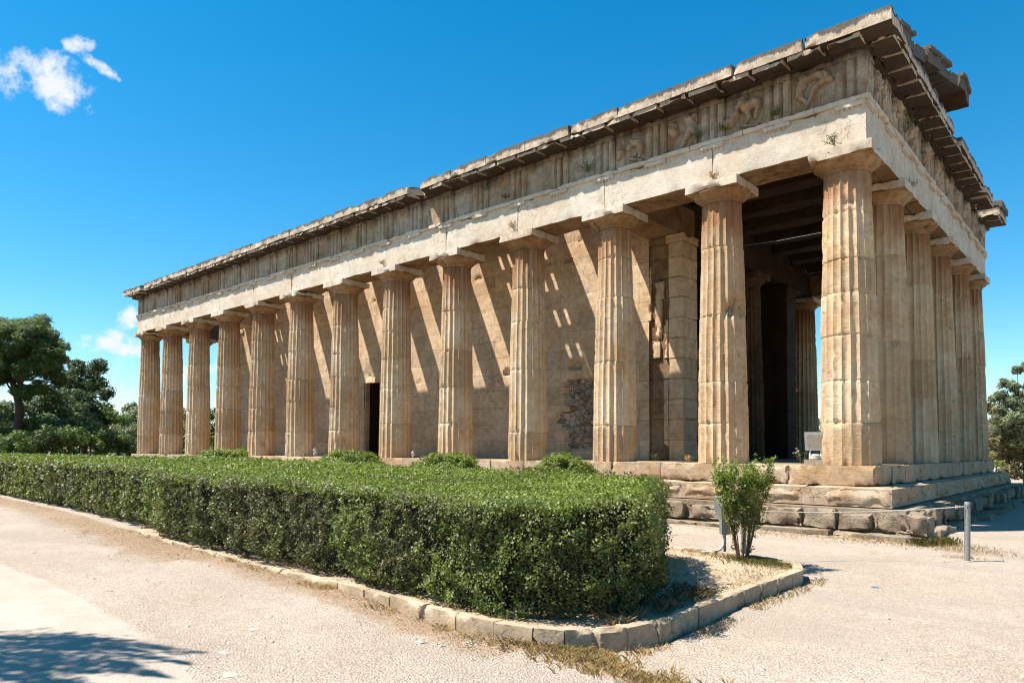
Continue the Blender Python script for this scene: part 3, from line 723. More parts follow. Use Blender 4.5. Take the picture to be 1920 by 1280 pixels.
# ---- cornice
def cornice(side, tc, lo, hi, skip=(), notch=(), detailed=True):
    mp = SIDE[side]; mb = MB(); ub = MB()
    edges = []; s = min(tc)
    cs = sorted(tc); mids = [lo]+[(a+b)/2 for a, b in zip(cs[:-1], cs[1:]) if (a+b)/2 > lo+.2]+[hi] if True else [lo]+[(a+b)/2 for a, b in zip(cs[:-1], cs[1:])][::1]+[hi]
    keep = []; runs = [MB()]
    for i, (a, b) in enumerate(zip(mids[:-1], mids[1:])):
        if any(a < k < b for k in skip): continue
        r = random.Random(i*7+len(cs)); keep.append((a, b))
        e = r.uniform(-.022, .012); near = detailed and (side == 'E' or a > -14)
        st = .06 if near else .13
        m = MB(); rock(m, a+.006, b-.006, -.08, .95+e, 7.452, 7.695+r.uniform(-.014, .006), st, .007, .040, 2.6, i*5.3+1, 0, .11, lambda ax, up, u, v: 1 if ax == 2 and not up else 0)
        for nt_ in notch:
            for q in range(len(m.v)):
                x, o, z = m.v[q]; d = abs(x-nt_[0])
                if o > .45 and d < nt_[1]: m.v[q] = (x, o-(o-.45)*nt_[2]*(1-(d/nt_[1])**2), z)
        if len(keep) > 1 and a > keep[-2][1]+.2: runs.append(MB())
        runs[-1].add(m.v, m.f, m.mi)
    for mb in runs[::-1]: o = mb.build('cornice', [M['cornice'], M['under']], T, 38, map_=mp)
    bb = MB()
    for (a, b) in keep:
        if bb.v and a > bb.v[-1][0]+.2: bb.build('bed_moulding', M['under'], T, 0, map_=mp); bb = MB()
        bb.box(max(a, -.05 if side == 'E' else -99)+.002, min(b, .497 if side == 'S' else 99)-.002, -.06, .50, ZF+.0005, 7.456)
    bb.build('bed_moulding', M['under'], T, 0, map_=mp)
    # mutules: hanging slabs, one over each triglyph and each metope
    def inside(c): return any(a+.1 < c < b-.1 or abs(c-a) < .12 or abs(c-b) < .12 for a, b in keep)
    pos = cs+[(a+b)/2 for a, b in zip(cs[:-1], cs[1:])]
    for i, c in enumerate(sorted(pos)):
        if not inside(c) or any(abs(c-nn[0]) < .3 for nn in notch): continue
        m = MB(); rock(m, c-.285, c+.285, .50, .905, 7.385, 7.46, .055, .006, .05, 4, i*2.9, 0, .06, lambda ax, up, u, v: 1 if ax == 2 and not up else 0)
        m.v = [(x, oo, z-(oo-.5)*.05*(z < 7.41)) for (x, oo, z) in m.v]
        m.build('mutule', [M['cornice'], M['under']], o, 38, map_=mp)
    return o
cornice('S', tcS, XW-.98, .98, notch=[(float(on(822, 430, 1, -.44)[0])-.52, .26, .9), (float(on(268, 480, 1, -.9)[0]), .2, .3)])
cornice('E', tcE, -.075, YN+.98, skip=(11.4,), notch=[(9.4, .3, .4), (5.3, .35, .3)])
for side, lo, hi in (('N', XW-.97, .5), ('W', -.93, YN+.9)):
    mb = MB(); mb.box(lo, hi, -.1, .93, 7.45, 7.69); mb.box(lo+.4, hi-.4, -.1, .45, ZF+.001, 7.449); mb.build('cornice', M['cornice'], T, 0, map_=SIDE[side])

# ---- east pediment: tympanum wall and raking cornice
def pediment():
    mb = MB(); yc = YN/2; sl_ = math.tan(R(13.6)); z0 = 7.70
    def top(y): return 7.58-.36+.25*(yc+.95-abs(y-yc))
    vs = []; ylist = list(np.arange(-.3, YN+.31, .4))
    for y in ylist:
        for o_ in (-.02, .34): vs += [(y, o_, z0), (y, o_, max(z0+.01, top(y)+.02))]
    m = len(ylist); fs = []
    for i in range(m-1):
        a = i*4; b = a+4; fs += [(a+2, b+2, b+3, a+3), (a, a+1, b+1, b), (a+1, a+3, b+3, b+1)]
    mb.add(vs, fs); ty = mb.build('tympanum', M['frieze'], T, 0, map_=SIDE['E'])
    L = 1.22; y = -.35; i = 0
    while y < yc+.6:
        e = y+L
        m2 = MB(); r = random.Random(i); rock(m2, y+.008, e-.008, -.05, .93+r.uniform(-.05, .03), 0, .27, .08, .010, .045, 2.4, i*4.1+3, 0, .12, lambda ax, up, u, v: 1 if ax == 2 and not up else 0)
        m2.v = [(s, o, top(s)+z) for (s, o, z) in m2.v]
        q = m2.build('raking_cornice', [M['cornice'], M['under']], T, 38, map_=SIDE['E'])
        # crowning strip set back on top
        m3 = MB(); rock(m3, y+.02, e-.02, .1, .99, 0, .085, .08, .008, .03, 4, i*3.3, 0, .06)
        m3.v = [(s, o, top(s)+.272+z) for (s, o, z) in m3.v]
        if i % 3 != 1: m3.build('crown_moulding', M['cornice'], q, 38, map_=SIDE['E'])
        y = e; i += 1
pediment()
mb = MB(); rock(mb, YN-.35, YN+.95, .1, 1.0, 7.70, 7.93, .09, .02, .12, 2.5, 44, 0, .12); mb.build('raking_cornice', M['cornice'], T, 38, map_=SIDE['E'])

# ---- steps
def step(off_, z0, z1, L, name, mat, st, amp, chip, chipw=.09):
    o_ = bpy.data.objects.new(name, None) if False else None
    mb = MB(); r = random.Random(int(off_*100)); top = z1; i = 0
    x0, x1, y0, y1 = XW-off_, off_, -off_, YN+off_
    # south and east faces in blocks, the body as a plain core
    s = x1; w_ = 1.1
    while s > x0+.01:
        e = max(s-r.uniform(L*.8, L*1.2), x0); near = s > -7
        rock(mb, e+.004, s-.004, y0, y0+w_, z0, top-r.uniform(0, .006), st if near else st*3, amp, chip, 2.2, i*3.3+off_, 0, chipw); s = e; i += 1
    s = y0+w_
    while s < y1-.01:
        e = min(s+r.uniform(L*.8, L*1.2), y1)
        rock(mb, x1-w_, x1, s+.004, e-.004, z0, top-r.uniform(0, .006), st*1.3, amp, chip, 2.2, i*3.3+off_, 0, chipw); s = e; i += 1
    mb.box(x0+.05, x1-w_+.1, y0+w_-.1, y1-.02, z0, z1-.01)
    mb.box(x0+.1, x1-.06, y0+.06, y1-.1, z0+.01, z1-.03)
    return mb.build(name, mat, T, 40)
tag(step(.566, -.35, 0, 1.25, 'step', M['step'], .05, .006, .07, .07), 'top marble step carrying the columns')
tag(step(.93, -.70, -.352, 1.25, 'step', M['step'], .055, .022, .34, .24), 'heavily worn middle marble step')
mb = MB(); mb.box(XW-1.1, 1.12, -1.1, YN+1.1, G-.1, -.71); mb.build('foundation', M['rough'], T, 0)
def foundation():
    r = random.Random(12); i = 0
    def blk(x0, x1, y0, y1, z0, z1, st, amp, chip):
        nonlocal i
        m = MB(); i += 1; rock(m, x0, x1, y0, y1, z0, z1, st, amp, chip, 3.0, i*3.9, 0, .12); m.build('foundation_block', M['rough'], T, 50)
    s = 1.34
    while s > -14:
        e = s-r.uniform(.45, .95); near = s > -4.5; h = r.uniform(-.07, .01)
        blk(e+.012, s-.012, -1.30+r.uniform(-.06, .08), -.75, -1.06, -.715+h, .055 if near else .12, .05, .22); s = e
    s = -1.0
    while s < 13.4:
        e = s+r.uniform(.5, 1.0); blk(.8, 1.34+r.uniform(-.1, .06), s+.012, e-.012, -1.06, -.72+r.uniform(-.05, .01), .07, .045, .15); s = e
    s = 1.55
    while s > -14:
        e = s-r.uniform(.7, 1.5); near = s > -4.5
        blk(e+.01, s-.01, -1.56+r.uniform(-.06, .05), -1.0, G-.08, -1.055+r.uniform(-.03, .0), .07 if near else .16, .035, .10); s = e
    s = -1.3
    while s < 13.4:
        e = s+r.uniform(.6, 1.3); blk(1.0, 1.55+r.uniform(-.1, .15), s+.01, e-.01, G-.08, -1.04+r.uniform(-.05, .05), .09, .05, .12); s = e
    # rough boulder at the corner
    blk(1.15, 1.52, -1.52, -1.05, -1.07, -.74, .045, .05, .16)
foundation()

# ---- inner building
YW, YWN = 2.30, 10.275
XE, XWW = -5.42, -26.2
DOOR = (-17.25, -16.34, .0, 2.72)
def cella():
    mb = MB(); sx, sz = .075, .075; X = np.arange(XWW, XE+.001, sx); X[-1] = XE; Z = np.arange(0, 7.0, sz)
    ids = {}; vs = []; fs = []; mi = []
    rub = [(-8.09, 2.25), (-7.0, 2.32), (-6.95, .3), (-8.02, .22), (-8.1, .75), (-8.4, .95), (-8.48, 1.12), (-8.3, 1.35), (-8.08, 1.42)]
    gx, gz = np.meshgrid(X, Z, indexing='ij'); jx = gx+.04*np.sin(gz*21); inr = inpoly(jx, gz, rub); dr_ = dseg(gx, gz, rub+[rub[0]])
    def depth(i, j):
        x, z = gx[i, j], gz[i, j]; row = int(z/.513); u = (x+(.635 if row % 2 else 0))/1.27
        d = .012*nz(math.floor(u)*3.1, row*1.7, 4)+.006*nz(x*3, z*3, 1)
        jd = min(abs(z-row*.513), abs((row+1)*.513-z)); c = fbm(x*2.2, z*2.2, 8)
        if jd < .06 and c > .35: d += min(.05, (c-.35)*.18)
        # drifting chips over the doorway
        dd = math.hypot(x+16.9, (z-3.0)*1.2)
        if dd < .5: d += .08*(1-dd/.5)*(1+fbm(x*6, z*6, 3))
        for (hx, hz, hr) in ((-7.75, 2.62, .18), (-10.25, 2.62, .16), (-9.6, 6.0, .1), (-8.0, 5.65, .12)):
            q = math.hypot(x-hx, (z-hz)*1.4); 
            if q < hr: d += .12
        if inr[i, j]:
            vd, vp = mn.voronoi(Vector((x*5.2, z*6.6, 1))); d += .14-.10*min(1, max(0, (vd[1]-vd[0])*2.2))
        return d
    def V(i, j):
        if (i, j) not in ids: ids[(i, j)] = len(vs); vs.append((gx[i, j], YW+depth(i, j), gz[i, j]))
        return ids[(i, j)]
    for i in range(len(X)-1):
        for j in range(len(Z)-1):
            xm, zm = (gx[i, j]+gx[i+1, j])/2, gz[i, j]+sz/2
            if DOOR[0] < xm < DOOR[1] and zm < DOOR[3]: continue
            fs.append((V(i, j), V(i+1, j), V(i+1, j+1), V(i, j+1))); mi.append(1 if inr[i, j] and inr[i+1, j] and inr[i, j+1] and inr[i+1, j+1] else 0)
    mb.add(vs, fs, mi)
    # wall thickness behind the face, leaving the doorway open
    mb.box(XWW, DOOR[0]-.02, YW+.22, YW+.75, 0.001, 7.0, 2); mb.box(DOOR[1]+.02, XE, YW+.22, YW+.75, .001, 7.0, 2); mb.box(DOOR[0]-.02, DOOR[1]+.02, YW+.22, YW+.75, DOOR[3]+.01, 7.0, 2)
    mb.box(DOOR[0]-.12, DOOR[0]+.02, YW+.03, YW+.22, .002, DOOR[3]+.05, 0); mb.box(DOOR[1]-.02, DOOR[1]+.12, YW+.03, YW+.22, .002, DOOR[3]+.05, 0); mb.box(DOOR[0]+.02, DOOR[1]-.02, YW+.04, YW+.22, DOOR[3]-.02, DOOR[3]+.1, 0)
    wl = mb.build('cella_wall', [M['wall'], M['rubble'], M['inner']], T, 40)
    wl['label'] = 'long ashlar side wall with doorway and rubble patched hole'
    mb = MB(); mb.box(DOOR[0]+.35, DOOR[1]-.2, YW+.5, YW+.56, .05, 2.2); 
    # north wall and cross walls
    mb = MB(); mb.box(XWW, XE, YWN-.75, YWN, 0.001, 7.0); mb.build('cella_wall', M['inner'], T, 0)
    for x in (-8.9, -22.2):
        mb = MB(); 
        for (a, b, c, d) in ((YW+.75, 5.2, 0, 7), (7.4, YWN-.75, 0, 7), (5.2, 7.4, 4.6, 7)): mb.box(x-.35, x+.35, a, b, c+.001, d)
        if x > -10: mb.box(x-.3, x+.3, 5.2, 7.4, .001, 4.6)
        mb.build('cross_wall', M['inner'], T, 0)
    mb = MB(); mb.box(XWW-.3, XE+.3, YW+.1, YWN-.1, 7.02, 7.30); mb.build('unseen_roof_slab', M['inner'], T, 0)  # unseen flat slab, added to keep the inner room dark
    # antae: stacked blocks at the wall ends
    for (xa, xb, y0, y1, side) in ((-4.86, -4.47, YW-.005, YW+.79, 0), (-5.50, -4.862, YW+.05, YW+.74, 2), (-4.86, -4.47, YWN-.79, YWN, 1), (-5.42, -4.862, YWN-.75, YWN-.05, 1), (XWW-.55, XWW-.01, YW-.01, YW+.8, 0), (XWW-.55, XWW-.01, YWN-.8, YWN, 1)):
        mb = MB(); z = 0; i = 0
        while z < HC-.3:
            e = min(z+(1.05 if i == 0 else .513), HC-.2)
            rock(mb, xa, xb, y0+random.Random(i).uniform(0, .012), y1, z+.002, e-.002, .09, .003, .008, 3, i*7+xa, 0, .05); z = e; i += 1
        rock(mb, xa-.05, xb+.05, y0-.05, y1+.02, z, HC-.003, .1, .01, .04, 3, 8, 0, .07)
        mb.build('wall_pier', M['wall'] if side == 0 else M['pier'] if side == 2 else M['inner'], T, 40)
    mb = MB()
    for (xa, xb, za, zb_) in ((-5.24, -5.06, 3.1, 4.55), (-5.12, -4.99, 4.1, 4.6), (-5.3, -5.1, 2.62, 3.08), (-4.99, -4.87, 2.6, 3.6), (-5.0, -4.87, .35, 2.05), (-5.46, -5.36, 3.6, 5.0)):
        rock(mb, xa, xb, YW-.02, YW+.2, za, zb_, .06, .02, .09, 4, xa*9, 0, .09)
    mb.build('wall_scar', M['wall'], T, 40)
    # porch beams across the side aisles
    for x in (XP, XO):
        mb = MB()
        for (a, b) in ((.442, YW+.9), (YW+.9, 6.3), (6.3, YWN-.9), (YWN-.9, YN-.442)):
            rock(mb, x-.42, x+.42, a+.004, b-.004, HC+.004, ZA-.05, .2, .01, .04, 2.5, a, 0, .07)
        mb.mi = [0 if max(mb.v[i][1] for i in f) < YW+.95 else 1 for f in mb.f]  # stretch inside the porch takes the marble with painted-in shade
        mb.build('porch_beam', [M['soffit'] if x == XP else M['abacus'], M['inner']], T, 38)
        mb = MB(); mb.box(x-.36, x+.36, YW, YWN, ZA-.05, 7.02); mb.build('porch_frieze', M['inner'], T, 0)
    # ceilings: beams and coffer slabs of the aisles
    gaps = [(-7.05, -6.37), (-8.38, -7.70), (-9.70, -9.03), (-11.03, -10.36), (-12.36, -11.66), (-13.66, -13.0), (-15.0, -14.32), (-16.32, -15.65), (-17.66, -16.98), (-18.98, -18.3), (-20.28, -19.65), (-21.66, -20.98), (-22.98, -22.33), (-24.3, -23.6), (-25.6, -24.95), (-26.95, -26.3)]
    holes = {2: (-9.55, -9.41, -9.18, -9.05), 3: (-10.87, -10.73, -10.5, -10.38), 13: (-24.1, -23.97, -23.71, -23.63)}
    prev = -5.42
    for i, (a, b) in enumerate(gaps):
        m = MB(); rock(m, b, prev, .21, YW+.3, 6.585, 6.98, .16, .006, .02, 3, i*2.2, 0, .05); m.build('ceiling_beam', M['abacus'] if i else M['under'], T, 38)
        if i in holes or i == 14:
            m = MB(); hs = holes.get(i)
            if hs:
                ys_ = [(.21, .0), (.75, .93), (1.13, 1.35), (1.56, 1.79), (1.95, 2.14)]; yy = [.21]
                for (p, q) in ys_[1:]: yy += [p, q]
                yy.append(YW+.25); xx = [a, hs[0], hs[1], hs[2], hs[3], b]
                for p in range(len(xx)-1):
                    for q in range(len(yy)-1):
                        if (p in (1, 3)) and (q % 2 == 1): continue
                        m.box(xx[p], xx[p+1], yy[q], yy[q+1], 6.60, 6.66)
            else: m.box(a, b, .21, YW+.25, 6.60, 6.66)
            m.build('coffer_slab', M['under'], T, 0)
        prev = a
    m = MB(); m.box(XW-.2, prev, .21, YW+.25, 6.60, 6.95); m.build('coffer_slab', M['under'], T, 0)
    # east aisle ceiling
    for k in range(9):
        y = .2+k*1.42; m = MB(); rock(m, -4.6, -.21, y+.0, y+.55, 6.56, 6.95, .3, .006, .03, 3, k, 0, .06); m.build('ceiling_beam', M['inner'], T, 38)
    m = MB(); m.box(-6.35, -.21, -.1, YN+.1, 6.96, 7.30); m.box(-6.35, -5.43, .2, YW+.2, 6.60, 6.955); m.build('coffer_slab', M['inner'], T, 0)
    for k in range(17):
        x = -6.5-k*1.325; m = MB(); m.box(x-.33, x+.33, YWN-.1, YN-.21, 6.585, 6.98); m.build('ceiling_beam', M['abacus'], T, 0)
cella()

# ================================================================== THINGS ON AND AROUND THE TEMPLE
def weed(pos, nrm, h, label, name='wild_plant', kind='tuft', seed=0, mat='green', n=70, flowers=0, group=None):
    t = thing(name, label, 'wild plant', pos, group or 'weeds growing on the temple stones')
    r = random.Random(seed); g = np.random.default_rng(seed); sb = MB(); P = []; N = []; tips = []
    nn = Vector(nrm).normalized(); base = Vector(tuple(map(float, pos)))
    for k in range(9):
        d = Vector((r.uniform(-1, 1), r.uniform(-1, 1), r.uniform(.2, 1.6) if kind != 'hang' else r.uniform(-1.6, -.6)))+nn*.7
        if kind == 'hang': d = Vector((r.uniform(-.25, .25), r.uniform(-.1, .1), -1))+nn*.1
        d.normalize(); p = [base, base+d*h*.5+Vector((0, 0, -.04*h)), base+d*h*r.uniform(.7, 1)]
        tube(sb, p, [.004, .003, .0015], 4); tips.append(p[2])
        for q in range(n//9):
            f = r.uniform(.25, 1); x = p[0].lerp(p[1], f*2) if f < .5 else p[1].lerp(p[2], f*2-1)
            P.append(x+Vector((r.gauss(0, .02), r.gauss(0, .02), r.gauss(0, .02)))); N.append((r.gauss(0, 1), r.gauss(0, 1), r.gauss(.4, 1)))
    sb.build('stem', M['twig'], t, 0)
    leaves('foliage', P, N, .045, M[mat], t, .35, seed)
    if flowers: leaves('flower', [p+Vector((r.gauss(0, .02), r.gauss(0, .02), r.gauss(0, .02))) for p in tips for _ in range(flowers)], [tuple(nn)]*len(tips)*flowers, .028, M['flower'], t, .9, seed)
for i, (x, y, h, lab, kd, mt, pl) in enumerate([
    (1563, 268, .26, 'green sprig growing from the joint of the outer beam above the corner column', 't', 'green', ('y', -.445)),
    (1337, 330, .17, 'small dry tuft on the pale beam above the second column', 't', 'dry', ('y', -.445)),
    (961, 424, .22, 'brownish dry tuft on the pale beam above the fourth column', 't', 'dry', ('y', -.445)),
    (718, 491, .16, 'tiny reddish dry tuft on the pale beam between far columns', 't', 'dry', ('y', -.445)),
    (1101, 313, .26, 'leafy weed with whitish flowers at the foot of a blank carved band panel', 't', 'green', ('y', -.46)),
    (1458, 212, .17, 'dark green tuft at the foot of the grooved block next to the carved corner panel', 't', 'green', ('y', -.47)),
    (1359, 242, .18, 'dark green tuft between grooved block and wrestling figures panel', 't', 'green', ('y', -.47)),
    (1311, 255, .20, 'green tuft beside the feet of the standing carved figure', 't', 'green', ('y', -.46)),
    (1104, 318, .14, 'low green tuft on the ledge under the flowered weed', 't', 'green', ('y', -.49)),
    (913, 330, .42, 'green creeper hanging down over a grooved block of the carved band', 'hang', 'green', ('y', -.47)),
    (948, 368, .15, 'faint small weed below the hanging creeper', 't', 'drygreen', ('y', -.47)),
    (1697, 245, .45, 'large green weed on the ledge of the shaded short front', 't', 'green', ('x', .47)),
    (1702, 350, .28, 'dry brown tuft on the shaded beam above the second front column', 't', 'dry', ('x', .445))]):
    p = on(x, y+4, 1, pl[1]) if pl[0] == 'y' else on(x, y+4, 0, pl[1])
    weed(p, (0, -1, 0) if pl[0] == 'y' else (1, 0, 0), h, lab, kind=kd, seed=50+i, mat=mt, n=110, flowers=3 if i == 4 else 0)

def floodlight(pos, aim, label, sc=1., mat='lampwhite', base=True, tilt=.5, group='floodlights on the temple floor'):
    t = thing('floodlight', label, 'floodlight', pos, group)
    cz, sz = math.cos(aim), math.sin(aim); ct, st = math.cos(tilt), math.sin(tilt)
    def mp(x, y, z): return (pos[0]+sc*(x*cz-y*sz), pos[1]+sc*(x*sz+y*cz), pos[2]+sc*z)
    hz = .42 if base else .30
    def hd(x, y, z):       # tilt about the head pivot
        return mp(x, y*ct-z*st, y*st+z*ct+hz)
    m = MB(); rock(m, -.16, .16, -.065, .065, -.165, .165, .05, .0, 0); 
    for q in range(len(m.v)):
        x, y, z = m.v[q]; k = 1-.28*max(0, (y+.055)/.11); m.v[q] = (x*k, y, z*k)
    m.build('housing', M[mat], t, 30, map_=hd)
    m = MB(); m.box(-.12, .12, -.071, -.0655, -.125, .125); m.build('lens', M['lampback' if base else 'glass'], t, 0, map_=hd)
    m = MB()
    for q in range(6): m.box(-.11+q*.04, -.10+q*.04, .055, .09, -.09, .09)
    m.build('cooling_fins', M[mat], t, 0, map_=hd)
    m = MB()
    for sx in (-1, 1): tube(m, [(sx*.085, .05, hz), (sx*.085, .02, hz-.17), (sx*.09, 0, .1)], .016, 6)
    tube(m, [(-.1, 0, .1), (.1, 0, .1)], .014, 6); m.build('bracket', M[mat], t, 40, map_=mp)
    m = MB(); lathe(m, [(.06, .085), (.075, .10), (.075, .16), (.05, .18)], 14); m.build('cable_box', M['lampback'], t, 40, map_=mp)
    if base: m = MB(); rock(m, -.17, .17, -.11, .11, .001, .085, .05, .003, .012, 5, 3, 0, .03); m.build('plinth', M['concrete'], t, 30, map_=mp)
    return t
p = on(1529, 860, 1, -.22); floodlight((float(p[0]), float(p[1]), .0), R(10), 'white floodlight on small concrete plinth beside the corner column', 1.08, tilt=.3)
for (x, Y, lab) in ((590, -.1, 'small pale floodlight on the temple floor between the seventh and eighth columns from the corner'), (774, -.05, 'tiny white floodlight just right of the sixth column from the corner'), (1034, .3, 'tiny white floodlight beside the foot of the fourth column from the corner'), (458, .0, 'tiny white floodlight far along the colonnade beside the ninth column')):
    px = on(x, 850, 1, Y); floodlight((float(px[0]), Y, .0), R(150), lab, .42 if x != 590 else .6, base=False, tilt=-.3)
weed((float(on(1503, 862, 1, -.15)[0]), -.15, .01), (0, 0, 1), .34, 'wispy weed with small white flowers on the temple floor beside the white floodlight', seed=91, mat='drygreen', n=60, flowers=4, group='weeds on the temple floor')
weed((float(on(1226, 862, 1, .2)[0]), .2, .01), (0, 0, 1), .2, 'low dry weeds on the temple floor behind the third column', seed=92, mat='drygreen', n=130, group='weeds on the temple floor')
weed((float(on(1290, 862, 1, .2)[0]), .2, .01), (0, 0, 1), .15, 'low dry weeds on the temple floor left of the second column', seed=93, mat='dry', n=130, group='weeds on the temple floor')

# a worn statue fragment standing in the doorway
def statue():
    x, y = -16.60, YW+.62; mb = MB(); prof = [(.20, .0), (.21, .15), (.16, .18), (.15, .5), (.17, .9), (.145, 1.2), (.17, 1.5), (.19, 1.68), (.12, 1.78), (.07, 1.84), (.06, 1.88), (.10, 1.95), (.105, 2.04), (.06, 2.13)]
    lathe(mb, prof, 24, (x, y), wob=.06, seed=3); tag(mb.build('statue', M['statue'], None, 50), 'pale slender worn statue standing inside the small side doorway', 'statue')
statue()

# wire strung inside the corner aisle
mb = MB(); a = on(1385, 462, 0, -2.3); b = on(1540, 436, 0, -.3); tube(mb, [a, (a+b)/2-np.array([0, 0, .02]), b], .0022, 5)
tag(mb.build('wire', M['cable'], None, 0), 'thin wire stretched across the dark aisle between the first two columns', 'wire')

# ---- rope barrier
def barrier():
    b = on(1814, 1051.5, 2, G+.012); h = .76
    p2 = (.11, -5.06)
    def post(x, y, lab):
        t = thing('barrier_post', lab, 'post', (x, y, G), 'rope barrier posts')
        m = MB(); lathe(m, [(.033, -.02), (.033, h-.07), (.026, h-.066), (.026, h-.052), (.033, h-.048), (.034, h-.01), (.028, h)], 20, (0, 0)); m.v = [(x+v[0]+(v[2])*.012, y+v[1], G+v[2]) for v in m.v]; m.build('pole', M['metal'], t, 40)
        m = MB(); lathe(m, [(.075, -.01), (.078, .012), (.05, .02)], 20, (0, 0)); m.v = [(x+v[0], y+v[1], G+v[2]) for v in m.v]; m.build('base_plate', M['concrete'], t, 40)
        m = MB(); tube(m, [(x+.008, y-.03, G+h-.05), (x+.008, y-.055, G+h-.058), (x+.008, y-.03, G+h-.066)], .004, 6); m.build('eyelet', M['metal'], t, 0)
    post(float(b[0]), float(b[1]), 'round grey metal post at the right end of the rope barrier')
    post(p2[0], p2[1], 'grey metal post mostly hidden behind the tall leafy bush')
    A = Vector((float(b[0])-.02, float(b[1])-.035, G+h-.058)); B = Vector((p2[0], p2[1]-.03, G+h-.13)); mb = MB()
    pts = [A.lerp(B, k/16)-Vector((0, 0, .045*4*(k/16)*(1-k/16))) for k in range(17)]
    tube(mb, pts, .0075, 6); tag(mb.build('rope', M['rope'], None, 50), 'pale rope sagging between the metal post and the bush', 'rope')
barrier()

# ---- grey floodlight on a stand behind the bush, with its conduit
def bed_lamp():
    d = 8.75; p = on(1362, 1034, 2, G+.07); x, y = float(p[0]), float(p[1]); dist = (p-CAM)@FW
    zt = float(on(1362, 958, 1, y)[2])
    t = thing('grey_floodlight', 'grey box floodlight on a short stand left of the tall leafy bush', 'floodlight', (x, y, G+.06))
    right = Vector((RT[0], RT[1], 0)).normalized(); fwd = Vector((FW[0], FW[1], 0)).normalized()
    def mp(a, b, c):
        return tuple(Vector((x, y, 0))+right*a+fwd*b+Vector((0, 0, c)))
    m = MB(); rock(m, -.17, .17, -.12, .12, -.13, .13, .05, 0, 0); m.v = [(v[0], v[1]*math.cos(.6)-v[2]*math.sin(.6)*1, v[1]*math.sin(.6)+v[2]*math.cos(.6)) for v in m.v]
    m.v = [(v[0]+.06-v[2]*.25, v[1], v[2]+zt+.03) for v in m.v]; m.build('housing', M['lampgrey'], t, 30, map_=mp)
    m = MB(); tube(m, [(-.02, 0, G), (-.02, 0, zt-.05)], .018, 8); m.build('stand', M['lampgrey'], t, 40, map_=mp)
    m = MB(); rock(m, -.075, .035, -.05, .05, G+.30, G+.50, .05, 0, 0); m.build('junction_box', M['lampgrey'], t, 20, map_=mp)
    m = MB(); tube(m, [(-.03, 0, G+.32), (-.04, -.01, G+.16), (-.09, -.03, G+.1), (-.2, -.05, G+.075), (-.34, -.06, G+.07)], .017, 8); m.build('conduit', M['cable'], t, 60, map_=mp)
bed_lamp()

# ---- small blue scrap and loose stones
p = on(1641, 1097, 2, G-.04); mb = MB(); rock(mb, -.035, .035, -.02, .02, 0, .012, .01, .006, .006, 9, 2)
mb.v = [(float(p[0])+v[0], float(p[1])+v[1], gz(float(p[0]), float(p[1]))+.002+v[2]) for v in mb.v]; tag(mb.build('plastic_scrap', M['blue'], None, 50), 'small crumpled light blue plastic scrap on the pale gravel', 'litter')
def stone(x, y, s, lab, seed, flat=.5):
    p = on(x, y, 2, G-.03); s *= .8; bm = bmesh.new(); bmesh.ops.create_icosphere(bm, subdivisions=3, radius=1)
    for v in bm.verts:
        k = 1+.45*fbm(v.co.x*.9+seed, v.co.y*.9, v.co.z*.9); v.co *= k*s; v.co.z = v.co.z*flat; v.co.x *= 1.25
        if v.co.z > s*flat*.55: v.co.z = s*flat*.55+(v.co.z-s*flat*.55)*.3
        v.co += Vector((float(p[0]), float(p[1]), gz(float(p[0]), float(p[1]))-s*flat*.2))
    me = bpy.data.meshes.new('stone'); bm.to_mesh(me); bm.free(); me.materials.append(M['stone'])
    me.polygons.foreach_set('use_smooth', [True]*len(me.polygons)); me.set_sharp_from_angle(angle=R(35))
    o = bpy.data.objects.new('stone', me); C.objects.link(o); tag(o, lab, 'stone', 'loose stones on the gravel')
for i, (x, y, s, lab, fl) in enumerate([
    (205, 1116, .035, 'small grey white stone on the gravel at the left beside the smooth slab', .6), (502, 1163, .05, 'flat pale stone above the pair of small stones', .3), (476, 1186, .045, 'flat grey stone in the gravel left of the pair', .3),
    (497, 1203, .022, 'small dark stone of the pair on the foreground gravel', .8), (510, 1203, .026, 'small white stone of the pair on the foreground gravel', .8), (418, 1225, .05, 'wide flat slab of pale stone in the foreground gravel', .18),
    (432, 1262, .06, 'largest flat embedded stone at the bottom of the foreground gravel', .15), (790, 1203, .05, 'pale stone at the foot of the hedge kerb', .5), (828, 1209, .035, 'small pale stone right of the pale kerb stone', .6), (884, 1203, .055, 'flat whitish stone before the dry grass', .4),
    (1215, 1190, .055, 'grey stone in the shadow below the rounded kerb corner', .5), (1240, 1183, .035, 'small stone in the shadow right of the grey stone', .5), (1190, 1196, .04, 'small stone in the shadow left of the grey stone', .6), (1300, 1128, .03, 'tiny stone against the sunlit side kerb', .5), (1442, 1090, .04, 'flat brown stone beside the side kerb', .3), (1040, 1252, .04, 'grey flat stone among the dry foreground grass', .3)]): stone(x, y, s, lab, i*2.3, fl)

